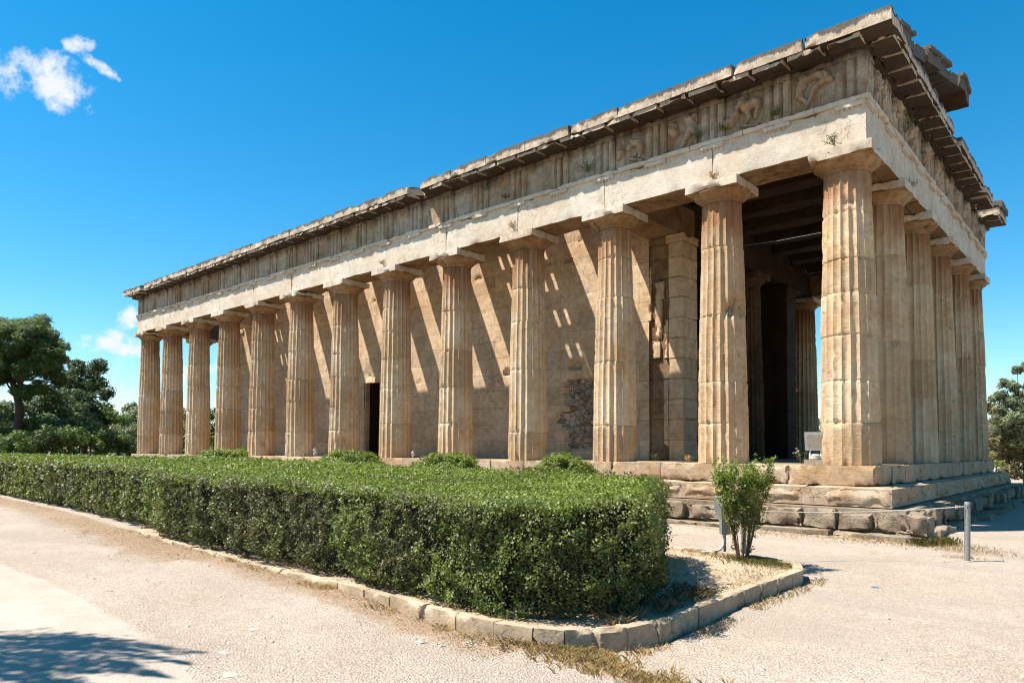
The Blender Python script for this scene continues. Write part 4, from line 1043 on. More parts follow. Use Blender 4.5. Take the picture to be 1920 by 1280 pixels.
def gravel():
    g = np.random.default_rng(5); n = 34000
    # density falls with distance from where the path is widest
    px = g.uniform(-9, 6, n*3); py = g.uniform(-13.4, -2.0, n*3)
    d = np.hypot(px-CAM[0], py-CAM[1]); keep = g.uniform(0, 1, n*3) < np.clip((4.2/d)**2, .05, 1); px, py = px[keep], py[keep]
    ok = ~inpoly(px, py, BED) & (dseg(px, py, KERB) > .1); isl = inpoly(px, py, SLAB) & (g.uniform(0, 1, len(px)) < .8); ok &= ~isl
    px, py = px[ok][:n], py[ok][:n]; n = len(px)
    s = np.exp(g.normal(-5.25, .5, n)); s = np.clip(s, .003, .022)
    base = np.array([(1, 0, -.3), (-.5, .87, -.3), (-.5, -.87, -.3), (.55, .3, .55), (-.6, .25, .5), (.05, -.6, .6)])
    V = base[None]*(1+g.uniform(-.35, .35, (n, 6, 3)))*s[:, None, None]; a = g.uniform(0, 6.28, n); c, q = np.cos(a)[:, None], np.sin(a)[:, None]
    X = V[..., 0]*c-V[..., 1]*q; Y = V[..., 0]*q+V[..., 1]*c
    V = np.stack([X+px[:, None], Y+py[:, None], V[..., 2]*.9+G+.008+s[:, None]*.05], -1)
    zz = np.array([gz(x, y)-G for x, y in zip(px, py)]); V[..., 2] += zz[:, None]-.008
    F = np.array([(3, 4, 5), (0, 3, 5), (0, 1, 3), (1, 4, 3), (1, 2, 4), (2, 5, 4), (2, 0, 5)]); FF = (F[None]+np.arange(n)[:, None, None]*6).reshape(-1)
    m = len(FF)//3; me = bpy.data.meshes.new('gravel'); me.vertices.add(n*6); me.vertices.foreach_set('co', V.reshape(-1)); me.loops.add(m*3); me.loops.foreach_set('vertex_index', FF.astype(np.int32))
    me.polygons.add(m); me.polygons.foreach_set('loop_start', np.arange(0, m*3, 3, dtype=np.int32))
    t = NT('gravel_chips'); wn = t.node('ShaderNodeTexVoronoi'); t.put(wn.inputs['Scale'], 60.); t.L.new(t.pos, wn.inputs['Vector']); sp = t.node('ShaderNodeSeparateColor'); t.L.new(wn.outputs['Color'], sp.inputs[0])
    col = t.mix(sp.outputs[0], (.54, .445, .355), (.66, .565, .47)); col = t.mix(t.ramp(sp.outputs[1], .6, .9), col, (.42, .31, .22)); me.materials.append(t.done(col, None, .9)); me.update(calc_edges=True)
    tag(link(me, 'gravel'), kind='stuff')
gravel()

# ================================================================== PLANTS
FR = [(-60, -7.55), (-40, -7.85), (-20.9, -8.22), (-14.2, -8.46), (-9.0, -8.84), (-8.1, -9.0), (-7.3, -9.30), (-5.5, -9.39), (-3.0, -9.50), (-1.5, -9.66), (-.3, -9.77), (.2, -9.72), (.56, -9.54), (.84, -9.32)]
BK = [(.97, -9.0), (.93, -8.75), (.55, -8.05), (.0, -7.05), (-.38, -6.4), (-.6, -6.2), (-1.2, -6.15), (-8, -5.7), (-20, -5.2), (-60, -4.2)]
def hedge():
    t = thing('clipped_hedge', 'long clipped green hedge running along the gravel path in front of the temple', 'hedge', (-4, -7.8, G))
    loop = [Vector((*p, 0)) for p in FR+BK]; r = random.Random(4)
    def topz(x, y): # front edge lower, rising slightly towards the temple
        k = max(0, min(1, (y+9.4)/3.2)); return -.17+k*(.10+.012*min(10, max(0, -x)))+.035*nz(x*.9, y*.9, 2)+.02*nz(x*3, y*3, 7)
    pts = []; acc = []
    L = [0]; 
    for a, b in zip(loop[:-1], loop[1:]): L.append(L[-1]+(b-a).length)
    def P(s):
        for k in range(len(loop)-1):
            if s <= L[k+1]: 
                a, b = loop[k], loop[k+1]; q = (b-a).normalized(); return a+(b-a)*((s-L[k])/(L[k+1]-L[k])), Vector((q.y, -q.x, 0))
        return loop[-1], Vector((0, 1, 0))
    # dark twiggy core
    mb = MB(); ring = []; s = 0; N_ = 0; rows = 7; vs = []; S = []
    while s < L[-1]:
        p, nn = P(s); S.append((p, nn)); s += .25
    for p, nn in S:
        for k in range(rows):
            z = G+.02+(topz(p.x, p.y)-.13-G)*k/(rows-1); off = -.15+.05*nz(p.x*3, z*3, p.y*3)
            if k == 0: off -= .12
            if p.x > .1: off -= .32*(1-k/(rows-1))**.6
            vs.append(tuple(p+nn*off+Vector((0, 0, z-.0))))
    m = len(S); fs = [(i*rows+k, (i+1)*rows+k, (i+1)*rows+k+1, i*rows+k+1) for i in range(m-1) for k in range(rows-1)]
    mb.add(vs, fs)
    # top of the core
    poly = [(p.x+nn.x*-.15, p.y+nn.y*-.15) for p, nn in S]
    gx, gy = np.meshgrid(np.arange(-60, .6, .25), np.arange(-9.7, -4.2, .25), indexing='ij'); inn = inpoly(gx, gy, poly)
    for i in range(gx.shape[0]-1):
        for j in range(gx.shape[1]-1):
            if inn[i, j] or inn[i+1, j+1] or inn[i+1, j] or inn[i, j+1]:
                c = [(gx[a, b], gy[a, b], topz(gx[a, b], gy[a, b])-.13) for a, b in ((i, j), (i+1, j), (i+1, j+1), (i, j+1))]
                if all(abs(q[0]) < 61 for q in c) and inpoly(np.array([q[0] for q in c]), np.array([q[1] for q in c]), [(x, y) for x, y in poly]).all(): mb.add(c, [(0, 1, 2, 3)])
    mb.build('inner_twigs', M['core'], t, 60)
    g = np.random.default_rng(8)
    def emit(pts_, nrm_, sz_, mat, nm, seed, spread, tint=None): leaves(nm, pts_, nrm_, sz_, mat, t, .58, seed, tint, spread)
    # side leaves
    A, B, Z, T_ = [], [], [], []
    Ltot = L[-1]; s = 0.
    LF = sum((Vector((*b, 0))-Vector((*a, 0))).length for a, b in zip(FR[:-1], FR[1:]))
    while s < Ltot-.06:
        p, nn = P(s); d = cdist((p.x, p.y, -.6)); sz = max(.028, .0036*d); ds = .06
        front = s < LF+3.4
        if not front and p.x < -3: s += ds; continue
        if p.x < -50: s += ds; continue
        hgt = topz(p.x, p.y)-G; cnt = ds*hgt*(1.55 if front else .8)/(sz*sz*.29)
        for _ in range(int(cnt+g.uniform())):
            f = g.uniform(0, 1); z = G+.03+hgt*f; u = s+g.uniform(-.04, .04); q, n2 = p, nn
            bump = .07*nz(q.x*1.5, z*1.7, q.y*1.5)+.13*nz(q.x*6, z*6, q.y*6)+.08*nz(q.x*15, z*15, q.y*15)
            hole = nz(q.x*2.6+4, z*2.6, q.y*2.6)
            if hole > .25 and g.uniform() < .85: bump -= .13
            under = (-.16*max(0, 1-f/.14) if p.x < .3 or p.y > -8.4 else -.22*max(0, 1-f/.3))+.03
            if f > .96: under -= (f-.96)*.8
            o = bump+under-abs(g.normal(0, .035))+(.03 if g.uniform() < .03 else 0)
            along = Vector((-nn.y, nn.x, 0))*g.uniform(-.04, .04)
            A.append((q.x+n2.x*o+along.x, q.y+n2.y*o+along.y, z)); B.append((n2.x, n2.y, .55+.4*(f > .85))); Z.append(sz)
            v = .36+.5*nz(q.x*.8, z*.9, q.y*.8)+.32*g.normal(); T_.append(v)
        s += ds
    emit(A, B, Z, M['hedge'], 'side_foliage', 3, 1.6, np.array(T_))
    # top leaves
    A, B, Z, T_ = [], [], [], []
    X = -50.
    while X < .6:
        dm = cdist((X, -8, 0)); stp = .06
        ys_ = [y for y in np.arange(-9.75, -4.6, stp)]
        d = cdist((X, -8.5, 0)); sz = max(.028, .0036*d)
        col = np.array(ys_); ok = inpoly(np.full(col.shape, X), col, FR+BK)
        for y in col[ok]:
            if X < -14 and y > -6.2: continue
            cnt = stp*stp*2.2/(sz*sz*.29)
            for _ in range(int(cnt+g.uniform())):
                x2, y2 = X+g.uniform(-.04, .04), y+g.uniform(-.04, .04)
                up = .05*nz(x2*5, y2*5, 1)+.03*nz(x2*13, y2*13, 1)+(.05*g.uniform() if g.uniform() < .12 else 0)
                A.append((x2, y2, topz(x2, y2)-.045+up-abs(g.normal(0, .022)))); B.append((0, -.2, 1)); Z.append(sz); T_.append(.45+.35*nz(x2*.7, y2*.7, 4)+.28*g.normal())
        X += stp
    emit(A, B, Z, M['hedge_tip'], 'top_foliage', 4, 1.4, np.array(T_))
    # stray shoots and bare twigs
    mb = MB(); P_, N2 = [], []
    for k in range(150):
        s = g.uniform(LF-7.5, LF+2.5); p, nn = P(s); z = G+g.uniform(.1, .98); b = Vector((p.x, p.y, z))-nn*.03
        dr = (nn*g.uniform(.2, .9)+Vector((g.normal(0, .5), g.normal(0, .5), g.uniform(-.1, 1)))).normalized(); ln = g.uniform(.06, .26)
        tube(mb, [b, b+dr*ln*.6, b+dr*ln+Vector((0, 0, -.02))], [.0028, .002, .001], 4)
        if k % 3: 
            for q in range(6): P_.append(b+dr*ln*g.uniform(.3, 1)); N2.append(tuple(g.normal(0, 1, 3)))
    mb.build('twig', M['twig'], t, 0); leaves('shoot_leaf', P_, N2, .026, M['hedge_tip'], t, .5, 12)
hedge()

def bush_trunks(mb, base, spread, h, n, r0, seed):
    r = random.Random(seed); tips = []
    for k in range(n):
        a = r.uniform(0, 6.28); q = r.uniform(.2, 1)**.6*spread; b = base+Vector((math.cos(a), math.sin(a), 0))*.05
        p1 = b+Vector((math.cos(a)*q*.35, math.sin(a)*q*.35, h*.4)); p2 = b+Vector((math.cos(a)*q*.8, math.sin(a)*q*.8, h*r.uniform(.75, .95)))
        tube(mb, [b, p1, p2], [r0*r.uniform(.6, 1), r0*.6, r0*.25], 5); tips.append((b, p1, p2))
        for j in range(5):
            f = r.uniform(.35, .98); s = b.lerp(p1, f*2) if f < .5 else p1.lerp(p2, f*2-1); a2 = r.uniform(0, 6.28); e = s+Vector((math.cos(a2)*.5, math.sin(a2)*.5, .8)).normalized()*h*r.uniform(.12, .28)
            tube(mb, [s, e], [r0*.35, r0*.12], 4); tips.append((s, s.lerp(e, .5), e))
    return tips
def tall_bush():
    p = on(1392, 1048, 2, G+.07); base = Vector((float(p[0]), float(p[1]), G+.04)); t = thing('tall_bush', 'tall narrow leafy bush with bare lower stems standing at the kerb corner', 'bush', base)
    mb = MB(); tips = bush_trunks(mb, base, .30, 1.17, 19, .011, 5); g = np.random.default_rng(3); A = []; B = []; T_ = []
    for k in range(2600):      # leaf clusters along the twigs
        s, m, e = tips[g.integers(len(tips))]; f = g.uniform(.12, 1.12); x = s.lerp(m, f*2) if f < .5 else m.lerp(e, f*2-1)
        x = x+Vector(tuple(g.normal(0, .03, 3))); hz = (x.z-base.z)/1.26
        if hz < .05 or hz > .98+.10*nz(x.x*9, x.y*9, 1) or math.hypot(x.x-base.x, x.y-base.y) > .24+.13*hz+.05*nz(x.x*5, x.y*5, x.z*5): continue
        keep = .22 if hz < .3 else (.30 if hz < .5 else (.62 if hz < .72 else 1.))
        if g.uniform() > keep: continue
        dr = Vector((g.normal(0, .5), g.normal(0, .5), g.uniform(.3, 1))).normalized(); ln = g.uniform(.03, .10)
        for q in range(int(g.integers(5, 10))): A.append(x+dr*ln*g.uniform(0, 1)+Vector(tuple(g.normal(0, .014, 3)))); B.append((g.normal(0, .7), g.normal(0, .7), 1)); T_.append(.22+.75*max(0, hz-.35)+.2*g.normal())
    mb.build('branch', M['twig'], t, 0); leaves('foliage', A, B, .034, M['hedge_tip'], t, .45, 6, np.array(T_), 1.3)
tall_bush()
def low_bush(px0, px1, ytop, Y, lab, seed, zb=G):
    a = on(px0, ytop, 1, Y); b = on(px1, ytop, 1, Y); x0, x1 = float(a[0]), float(b[0]); zt = float((a[2]+b[2])/2); cx_ = (x0+x1)/2; w_ = abs(x1-x0)/2; h = zt-zb
    t = thing('low_bush', lab, 'bush', (cx_, Y, zb), 'rounded bushes between hedge and temple'); g = np.random.default_rng(seed); A = []; B = []; T_ = []
    d = cdist((cx_, Y, 0)); sz = max(.03, .0034*d); mb = MB(); bush_trunks(mb, Vector((cx_, Y, zb-.02)), w_*.7, h*.9, 14, .014, seed); mb.build('branch', M['twig'], t, 0)
    n = int(9*(w_*h*4)/(sz*sz*.5))
    for _ in range(n):
        u = g.normal(0, 1, 3); u /= np.linalg.norm(u); u[2] = abs(u[2]) if g.uniform() < .7 else u[2]; q = g.uniform(.5, 1)**.5*(1+.30*nz(u[0]*2.5+seed, u[1]*2.5, u[2]*2.5)+.18*nz(u[0]*7+seed, u[1]*7, u[2]*7))
        z = zb+h*.5+u[2]*h*.5*q; z = min(z, zt+.05*g.normal())
        A.append((cx_+u[0]*w_*q, Y+u[1]*w_*.8*q, z)); B.append(tuple(u+np.array([0, 0, .4]))); T_.append(.3+.3*u[2]+.25*g.normal())
    leaves('foliage', A, B, sz, M['hedge_tip'], t, .5, seed, np.array(T_), 1.2)
low_bush(1001, 1117, 853, -3.2, 'rounded low bush in front of the base between the third and fourth columns', 21)
low_bush(783, 900, 849, -3.4, 'loose low bush poking above the hedge in front of the fifth column', 22)
low_bush(608, 712, 843, -3.6, 'rounded bush poking above the hedge in front of the seventh column', 23)
low_bush(385, 462, 842, -4.2, 'bush poking above the hedge in front of the ninth and tenth columns', 24)

# ---- grass tufts, dead leaves (nobody could count them)
def blades(name, pts, hgt, mat, kind_label=None, seed=0, lean=.6, wd=.006):
    g = np.random.default_rng(seed); n = len(pts); P = np.asarray(pts, float)
    P[:, 2] = [gz(x, y) if abs(z-G) < .001 else z for x, y, z in P]; a = g.uniform(0, 6.28, n); h = hgt*g.uniform(.4, 1.2, n); l = g.uniform(.1, lean, n)*h
    dx, dy = np.cos(a), np.sin(a); wx, wy = -dy*wd*.5, dx*wd*.5; z0 = P[:, 2]
    V = np.empty((n, 5, 3)); 
    V[:, 0] = np.stack([P[:, 0]-wx, P[:, 1]-wy, z0], 1); V[:, 1] = np.stack([P[:, 0]+wx, P[:, 1]+wy, z0], 1)
    V[:, 2] = np.stack([P[:, 0]+wx*.8+dx*l*.35, P[:, 1]+wy*.8+dy*l*.35, z0+h*.6], 1); V[:, 3] = np.stack([P[:, 0]+dx*l, P[:, 1]+dy*l, z0+h], 1); V[:, 4] = np.stack([P[:, 0]-wx*.8+dx*l*.35, P[:, 1]-wy*.8+dy*l*.35, z0+h*.6], 1)
    me = bpy.data.meshes.new(name); me.vertices.add(n*5); me.vertices.foreach_set('co', V.reshape(-1)); me.loops.add(n*5); me.loops.foreach_set('vertex_index', np.arange(n*5, dtype=np.int32))
    me.polygons.add(n); me.polygons.foreach_set('loop_start', np.arange(0, n*5, 5, dtype=np.int32)); at_ = me.attributes.new('tint', 'FLOAT', 'FACE'); at_.data.foreach_set('value', g.uniform(0, 1, n).astype(np.float32))
    me.materials.append(mat); me.update(calc_edges=True); return tag(link(me, name), kind='stuff')
def near_kerb(g, n, lo, hi, x0, x1, side):
    L = [0]; K = [np.array(p) for p in KERB]; seg = [(a, b) for a, b in zip(K[:-1], K[1:])]
    out = []
    while len(out) < n:
        a, b = seg[g.integers(len(seg))]
        if g.uniform() > np.linalg.norm(b-a)/3: continue
        p = a+(b-a)*g.uniform(); t = (b-a)/np.linalg.norm(b-a); nn = np.array([t[1], -t[0]]); q = p+nn*side*g.uniform(lo, hi)
        if x0 < q[0] < x1: out.append(q)
    return np.array(out)
g = np.random.default_rng(77)
pts = []
for (cx_, cy_, rx, ry, n) in [(*TUFT, .75, .22, 1700), (TUFT[0]-.35, TUFT[1]+.12, .6, .18, 800), (*tuple(on(1000, 1195, 2, G)[:2]), .4, .13, 1300), (*tuple(on(1080, 1205, 2, G)[:2]), .35, .1, 900), (*tuple(on(900, 1165, 2, G)[:2]), .4, .1, 700), (*tuple(on(1230, 1265, 2, G)[:2]), .3, .1, 700)]:
    c = g.normal(0, .5, (n//9, 2))
    for q in c:
        for _ in range(9): pts.append((cx_+q[0]*rx+g.normal(0, .012), cy_+q[1]*ry+g.normal(0, .012), G))
blades('dry_grass', pts, .05, M['dry'], seed=1, lean=1.4, wd=.0045)
pts = []
for q in near_kerb(g, 2600, .07, .22, -4, 1.6, 1.): 
    if nz(q[0]*1.6, q[1]*1.6, 3) > -.02: pts.append((q[0], q[1], G))
for _ in range(8):
    c = near_kerb(g, 1, .08, .16, -6, 1.6, 1.)[0]
    for _ in range(60): pts.append((c[0]+g.normal(0, .035), c[1]+g.normal(0, .035), G))
blades('dry_grass', pts, .05, M['dry'], seed=2, lean=1.3, wd=.004)
# dry turf on the bed between hedge and kerb
bx, by = g.uniform(-3.5, 1.1, 60000), g.uniform(-9.9, -5.0, 60000); ok = inpoly(bx, by, BED) & (dseg(bx, by, KERB) > .16) & ~inpoly(bx, by, [(x+.12, y) for x, y in FR+BK]); bx, by = bx[ok], by[ok]
den = np.array([nz(x*1.3, y*1.3, 9)*.6+nz(x*4, y*4, 2)*.4 for x, y in zip(bx, by)]); k = (g.uniform(-.35, .45, len(bx)) < den) & (g.uniform(0, 1, len(bx)) < .35); bx, by = bx[k], by[k]
blades('dry_turf_grass', np.stack([bx, by, np.full(len(bx), G+.055)], 1), .032, M['dry'], seed=3, lean=1.5, wd=.006)
pts = [(x, y, G+.06) for x, y in zip(g.normal(.6, .28, 2600), g.normal(-5.5, .17, 2600)) if inpoly(np.array([x]), np.array([y]), BED)[0] and dseg(np.array([x]), np.array([y]), KERB)[0] > .15]
blades('green_grass', pts, .055, M['drygreen'], seed=4, lean=1.0, wd=.005)
pts = []
for _ in range(34):
    c = np.array([g.uniform(.25, .95), g.uniform(-9.5, -7.6)])
    for _ in range(60): pts.append((c[0]+g.normal(0, .035), c[1]+g.normal(0, .05), G+.06))
pts = [p for p in pts if dseg(np.array([p[0]]), np.array([p[1]]), KERB)[0] > .12 and inpoly(np.array([p[0]]), np.array([p[1]]), BED)[0]]
blades('rough_grass', pts[::2], .08, M['dry'], seed=5, lean=1.3, wd=.0028)
pts = []
for (x, y, s, n) in [(2.0, -2.1, .5, 350), (1.7, -1.7, .35, 400), (.9, -1.75, .5, 500), (-.6, -1.75, .8, 450), (2.2, -3.0, .12, 80)]:
    for q in g.normal(0, 1, (n, 2)): pts.append((x+q[0]*s, y+q[1]*s*.45, G))
blades('dry_grass', pts, .045, M['dry'], seed=6, lean=1.2, wd=.007)
pts = []
for (x, y) in ((1.62, -1.72), (1.75, -1.5), (1.5, -1.85)):
    for q in g.normal(0, .08, (240, 2)): pts.append((x+q[0], y+q[1], G))
blades('green_grass', pts, .12, M['drygreen'], seed=7, lean=.8, wd=.007)
# fallen leaves along the hedge
P_ = near_kerb(g, 26000, .02, 1.25, -22, 1.0, 1.); w_ = np.array([dseg(np.array([p[0]]), np.array([p[1]]), KERB)[0] for p in P_]); lim = np.where(P_[:, 0] < -5, 1.2, .55)*(1+.4*np.array([nz(p[0]*1.2, p[1]*1.2, 1) for p in P_]))
P_ = P_[(w_ < lim*g.uniform(.15, 1, len(w_)))]; P2 = near_kerb(g, 3200, .1, .32, -9, 1.0, -1.)
Q = np.concatenate([np.column_stack([P_, np.full(len(P_), G+.012)]), np.column_stack([P2, np.full(len(P2), G+.075)])])
o = leaves('fallen_leaves', Q, np.tile([0, 0, 1.], (len(Q), 1)), .022, M['litter'], None, .55, 9, None, .5); tag(o, kind='stuff')

# ================================================================== TREES
def crown(name, clumps, mat, parent, leaf, dens, seed, flat=.7, shell=.5, aspect=.5, up=.5, spread=1.3, rough=.3):
    g = np.random.default_rng(seed); A, B, T_ = [], [], []
    for (c, r_) in clumps:
        n = int(dens*4*math.pi*r_*r_/(leaf*leaf*aspect*.5)*.42); u = g.normal(0, 1, (n, 3)); u /= np.linalg.norm(u, axis=1)[:, None]
        rr = r_*(shell+(1-shell)*g.uniform(0, 1, n)**.5)
        ns = np.array([1+rough*1.6*nz(a[0]*2.2+c[0], a[1]*2.2+c[1], a[2]*2.2+c[2])+rough*.8*nz(a[0]*6+c[0], a[1]*6, a[2]*6) for a in u])
        keep = ns > .82
        q = u*(rr*ns)[:, None]; q[:, 2] *= flat
        A.append((q+np.array(c))[keep]); B.append((u+np.array([0, 0, up]))[keep]); T_.append((.35+.32*u[:, 2]*up*2+.2*g.normal(0, 1, n))[keep])
    return leaves(name, np.concatenate(A), np.concatenate(B), leaf, mat, parent, aspect, seed, np.concatenate(T_), spread)
def tree(name, lab, cat, d, clumps, mat, trunk, leaf=.16, dens=1., seed=0, group='trees beyond the hedge', sub=3, bark='bark', tw=.2, **kw):
    """clumps: outline of the crown as sighted (pixel x, y, radius) on a slab of depth at distance d"""
    r = random.Random(seed); cl = []
    for (x, y, rp) in clumps:
        for k in range(sub):
            dd = d+r.uniform(-1, 1)*rp/FPX*d*1.6; jx, jy = (0, 0) if k == 0 else (r.uniform(-.75, .75)*rp, r.uniform(-.55, .55)*rp); rad = rp/FPX*d*(r.uniform(.62, .85) if k == 0 else r.uniform(.35, .6))
            cl.append((at(x+jx, y+jy, dd), rad))
    b = at(trunk[0][0], trunk[0][1], d); b[2] = G-.1; t = thing(name, lab, cat, b, group)
    mb = MB(); pts = [b]+[at(x, y, d) for x, y in trunk[1:]]; n = len(pts); tube(mb, pts, [tw*(1-.5*i/(n-1)) for i in range(n)], 9)
    top = pts[-1]
    for k, (c, rad) in enumerate(cl):
        if k % sub == 0 or rad > .9:
            s = pts[r.randrange(max(1, n-2), n)]; m = (np.array(s)+c)/2+np.array([0, 0, -.12*np.linalg.norm(np.array(s)-c)]); tube(mb, [s, m, c], [tw*.32, tw*.2, tw*.07], 6)
    mb.build('trunk', M[bark], t, 60)
    crown('crown', cl, M[mat], t, leaf, dens, seed, **kw); return t
tree('pine_tree', 'large round topped pine with visible bare leaning trunk at the left edge', 'tree', 38,
     [(25, 622, 34), (62, 612, 34), (95, 640, 30), (108, 668, 24), (70, 650, 36), (20, 665, 36), (92, 690, 30), (50, 690, 30), (-20, 640, 42), (-25, 690, 40), (75, 722, 24), (5, 705, 30), (-60, 670, 50), (112, 712, 16), (40, 735, 20)],
     'pine', [(32, 845), (34, 800), (38, 765), (30, 735), (22, 712)], leaf=.17, dens=2.0, seed=1, sub=9, flat=.66, aspect=.22, tw=.27, rough=.34)
tree('dense_tree', 'dark dense tree right of the pine with open wispy crown', 'tree', 48,
     [(150, 690, 22), (180, 686, 20), (172, 715, 32), (198, 740, 15), (140, 730, 32), (165, 760, 36), (120, 712, 22), (192, 772, 24), (110, 755, 30), (150, 790, 34), (190, 800, 26)],
     'oak', [(158, 850), (160, 790), (165, 740)], leaf=.19, dens=1.7, seed=2, sub=8, flat=.9, tw=.22)
tree('dense_tree', 'low dark spreading tree between the pine trunk and the taller dark tree', 'tree', 43, [(85, 745, 26), (60, 765, 30), (100, 775, 34), (70, 795, 32), (120, 790, 34), (15, 770, 32), (-20, 775, 38), (25, 795, 34), (140, 775, 28), (110, 745, 22)], 'oak', [(85, 850), (86, 790)], leaf=.18, dens=1.6, seed=3, sub=7, flat=.8, tw=.16)
tree('small_tree', 'rounded mid green tree just left of the westernmost column', 'tree', 46, [(213, 778, 20), (230, 785, 20), (222, 800, 26), (205, 805, 20), (240, 812, 22)], 'green', [(222, 850), (222, 800)], leaf=.17, dens=1.2, seed=4, sub=5, tw=.12)
tree('small_tree', 'grey green tree directly behind the westernmost column', 'tree', 55, [(246, 768, 20), (258, 775, 22), (240, 795, 26), (262, 800, 30), (250, 825, 26), (280, 790, 24)], 'olive', [(255, 850), (255, 800)], leaf=.2, dens=1.1, seed=5, sub=5, tw=.14)
tree('small_tree', 'grey green tree seen in the gap between the far western columns', 'tree', 58, [(340, 785, 28), (360, 800, 30), (335, 820, 26), (310, 800, 26)], 'olive', [(340, 850), (342, 800)], leaf=.21, dens=1.1, seed=6, sub=5, tw=.14)
tree('small_tree', 'dark green tree seen beyond the tenth column through the colonnade', 'tree', 58, [(400, 780, 20), (405, 805, 26), (392, 825, 24), (430, 800, 30)], 'green', [(404, 850), (404, 800)], leaf=.21, dens=1.1, seed=7, sub=5, tw=.14)
BB = [(30, 826, 30, 'green', 'low green bush at the foot of the pine trunk'), (80, 818, 27, 'oak', 'dark low bush right of the pine trunk'), (128, 812, 27, 'green', 'bright rounded bush below the tall dark tree'), (170, 812, 26, 'green', 'leafy bush below the reddish bush'),
      (184, 797, 13, 'brown_leaf', 'small reddish brown bush among green bushes'), (208, 822, 24, 'green', 'low bush left of the westernmost column'), (238, 828, 20, 'oak', 'small dark bush touching the westernmost column'), (-12, 824, 32, 'green', 'low bush at the left picture edge'),
      (105, 800, 30, 'oak', 'dark bush behind the bright rounded bush'), (55, 800, 30, 'green', 'mid green bush close to the pine trunk'), (150, 795, 28, 'oak', 'dark bush filling the space under the tall dark tree'), (225, 808, 24, 'olive', 'grey green bush behind the low bush near the column'), (5, 800, 34, 'oak', 'dark bush left of the pine trunk')]
for i, (x, y, rr, mt, lab) in enumerate(BB):
    tree('background_bush', lab, 'bush', 35+(i*.6 if i < 8 else i*.5), [(x, y, rr), (x+rr*.7, y+6, rr*.75), (x-rr*.7, y+7, rr*.75), (x+rr*.3, y+rr*.6, rr*.7), (x-rr*.4, y+rr*.6, rr*.7)], mt, [(x, 850), (x, y)], leaf=.14, dens=1.5, seed=30+i, sub=4, tw=.05, group='bushes beyond the hedge', flat=.85)
tree('olive_tree', 'grey green olive tree with sparse upper sprays at the right edge', 'tree', 30,
     [(1908, 695, 12), (1925, 690, 16), (1885, 720, 14), (1902, 725, 15), (1880, 745, 16), (1905, 755, 24), (1875, 775, 20), (1895, 795, 26), (1925, 780, 30), (1945, 730, 26), (1915, 820, 30), (1960, 790, 44), (1865, 745, 14), (1870, 800, 24)],
     'olive', [(1925, 900), (1922, 820), (1910, 760)], leaf=.13, dens=1.5, seed=8, sub=8, group='trees right of the temple', aspect=.28, tw=.13)
tree('background_bush', 'brownish loose bush right of the temple beneath the olive sprays', 'bush', 31, [(1870, 795, 22), (1862, 765, 18), (1885, 825, 28), (1905, 850, 30), (1868, 850, 22), (1935, 840, 32), (1895, 880, 26), (1865, 828, 22), (1915, 800, 28)], 'brown_leaf', [(1890, 895), (1890, 850)], leaf=.11, dens=1.5, seed=9, sub=7, group='bushes right of the temple', tw=.07)
tree('background_bush', 'small bright green bush at the foot of the far right columns', 'bush', 27, [(1868, 866, 9), (1878, 870, 8), (1860, 872, 8)], 'hedge_tip', [(1868, 885), (1868, 868)], leaf=.09, dens=1.2, seed=10, sub=4, group='bushes right of the temple', tw=.03)
# more trees standing further round, seen between the columns or just outside the frame
for i, (x, y, d, rr) in enumerate([(-190, 720, 44, 70), (480, 800, 62, 34), (2060, 760, 34, 60), (1550, 800, 60, 34)]):
    tree('far_tree', ['broad dark tree beyond the left picture edge', 'tree behind the western end of the temple', 'dark tree beyond the right picture edge', 'tree behind the northern colonnade'][i], 'tree', d, [(x, y, rr*.6), (x+rr*.5, y+rr*.4, rr*.6), (x-rr*.5, y+rr*.4, rr*.6), (x, y+rr*.8, rr*.7)], 'oak', [(x, 860), (x, y+rr*.5)], leaf=.22, dens=.9, seed=60+i, sub=4, tw=.16, group='trees around the site')

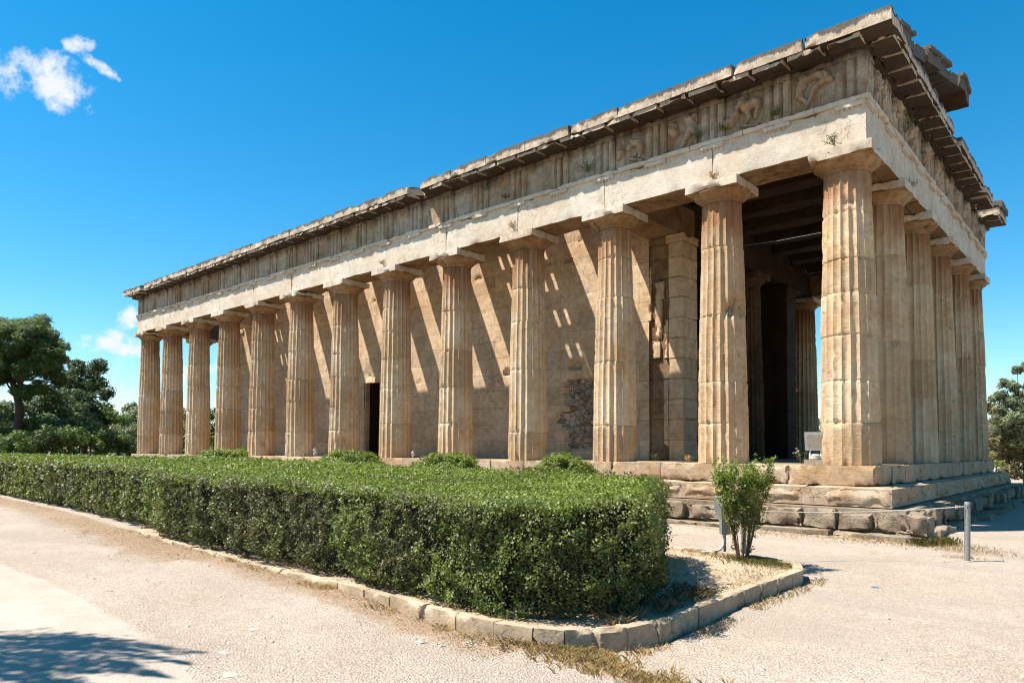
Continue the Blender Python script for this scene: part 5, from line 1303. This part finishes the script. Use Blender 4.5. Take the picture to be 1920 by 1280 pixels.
def far_wood():
    g = np.random.default_rng(31); A, B, T_, S = [], [], [], []
    for k in range(420):
        a = g.uniform(0, 2*math.pi); d = g.uniform(75, 150); cx_, cy_ = -8+d*math.cos(a), 0+d*math.sin(a)
        if cy_ < -30 and abs(cx_) < 60: continue
        r_ = g.uniform(2.2, 4.2); n = 170; u = g.normal(0, 1, (n, 3)); u /= np.linalg.norm(u, axis=1)[:, None]; q = u*r_*g.uniform(.7, 1.1, (n, 1)); q[:, 2] = np.abs(q[:, 2])*.8
        A.append(q+np.array([cx_, cy_, G+.2])); B.append(u+[0, 0, .4]); T_.append(.3+.3*u[:, 2]+.2*g.normal(0, 1, n)); S.append(np.full(n, 1.0))
    tag(leaves('distant_wood', np.concatenate(A), np.concatenate(B), 1.1, M['oak'], None, .6, 4, np.concatenate(T_), 1.2), kind='stuff')
far_wood()
# tree beside the path whose lower boughs shade the smooth slab
def near_tree():
    base = Vector((-7.5, -17.2, G)); t = thing('path_tree', 'tree beside the path just outside the picture whose boughs cast the foreground shadow', 'tree', base, 'trees around the site')
    mb = MB(); g = np.random.default_rng(15); A, B, T_ = [], [], []
    top = base+Vector((.6, .5, 5.2)); tube(mb, [base-Vector((0, 0, .2)), base+Vector((.1, .1, 2)), top], [.22, .17, .10], 10)
    hsh = 5.0
    tgt = [(360, 1218), (300, 1212), (330, 1236), (250, 1222), (200, 1208), (150, 1225), (240, 1250), (90, 1238), (170, 1265), (60, 1262), (0, 1272), (290, 1262), (130, 1285), (-60, 1290), (200, 1300), (20, 1320)]
    for k, (x, y) in enumerate(tgt):
        p = on(x, y, 2, G); h = hsh+g.uniform(-.5, .7); e = Vector((float(p[0])-LX*h, float(p[1])-LY*h, G+h)); s = base.lerp(top, .55+.4*g.uniform())
        m = s.lerp(e, .55)+Vector((0, 0, .35)); tube(mb, [s, m, e], [.05, .03, .006], 6)
        dr = (e-m).normalized(); n = 430 if k else 200
        for _ in range(n):
            f = g.uniform(-.12, 1)**1.; c = e-dr*f*.75+Vector(tuple(g.normal(0, .10, 3)))*(.2+1.3*f*(1-.4*f)); A.append(c); B.append(tuple(g.normal(0, 1, 3))); T_.append(g.uniform())
    for _ in range(9000):
        u = g.normal(0, 1, 3); u /= np.linalg.norm(u); q = 1.9*g.uniform(.3, 1)**.5; c = base+Vector((-.6+u[0]*q*1.1, -1.0+u[1]*q*.8, 6.2+u[2]*q*.7)); A.append(c); B.append(tuple(u)); T_.append(g.uniform())
    mb.build('trunk', M['bark'], t, 60); leaves('crown', A, B, .07, M['oak'], t, .4, 5, np.array(T_), 1.5)
near_tree()
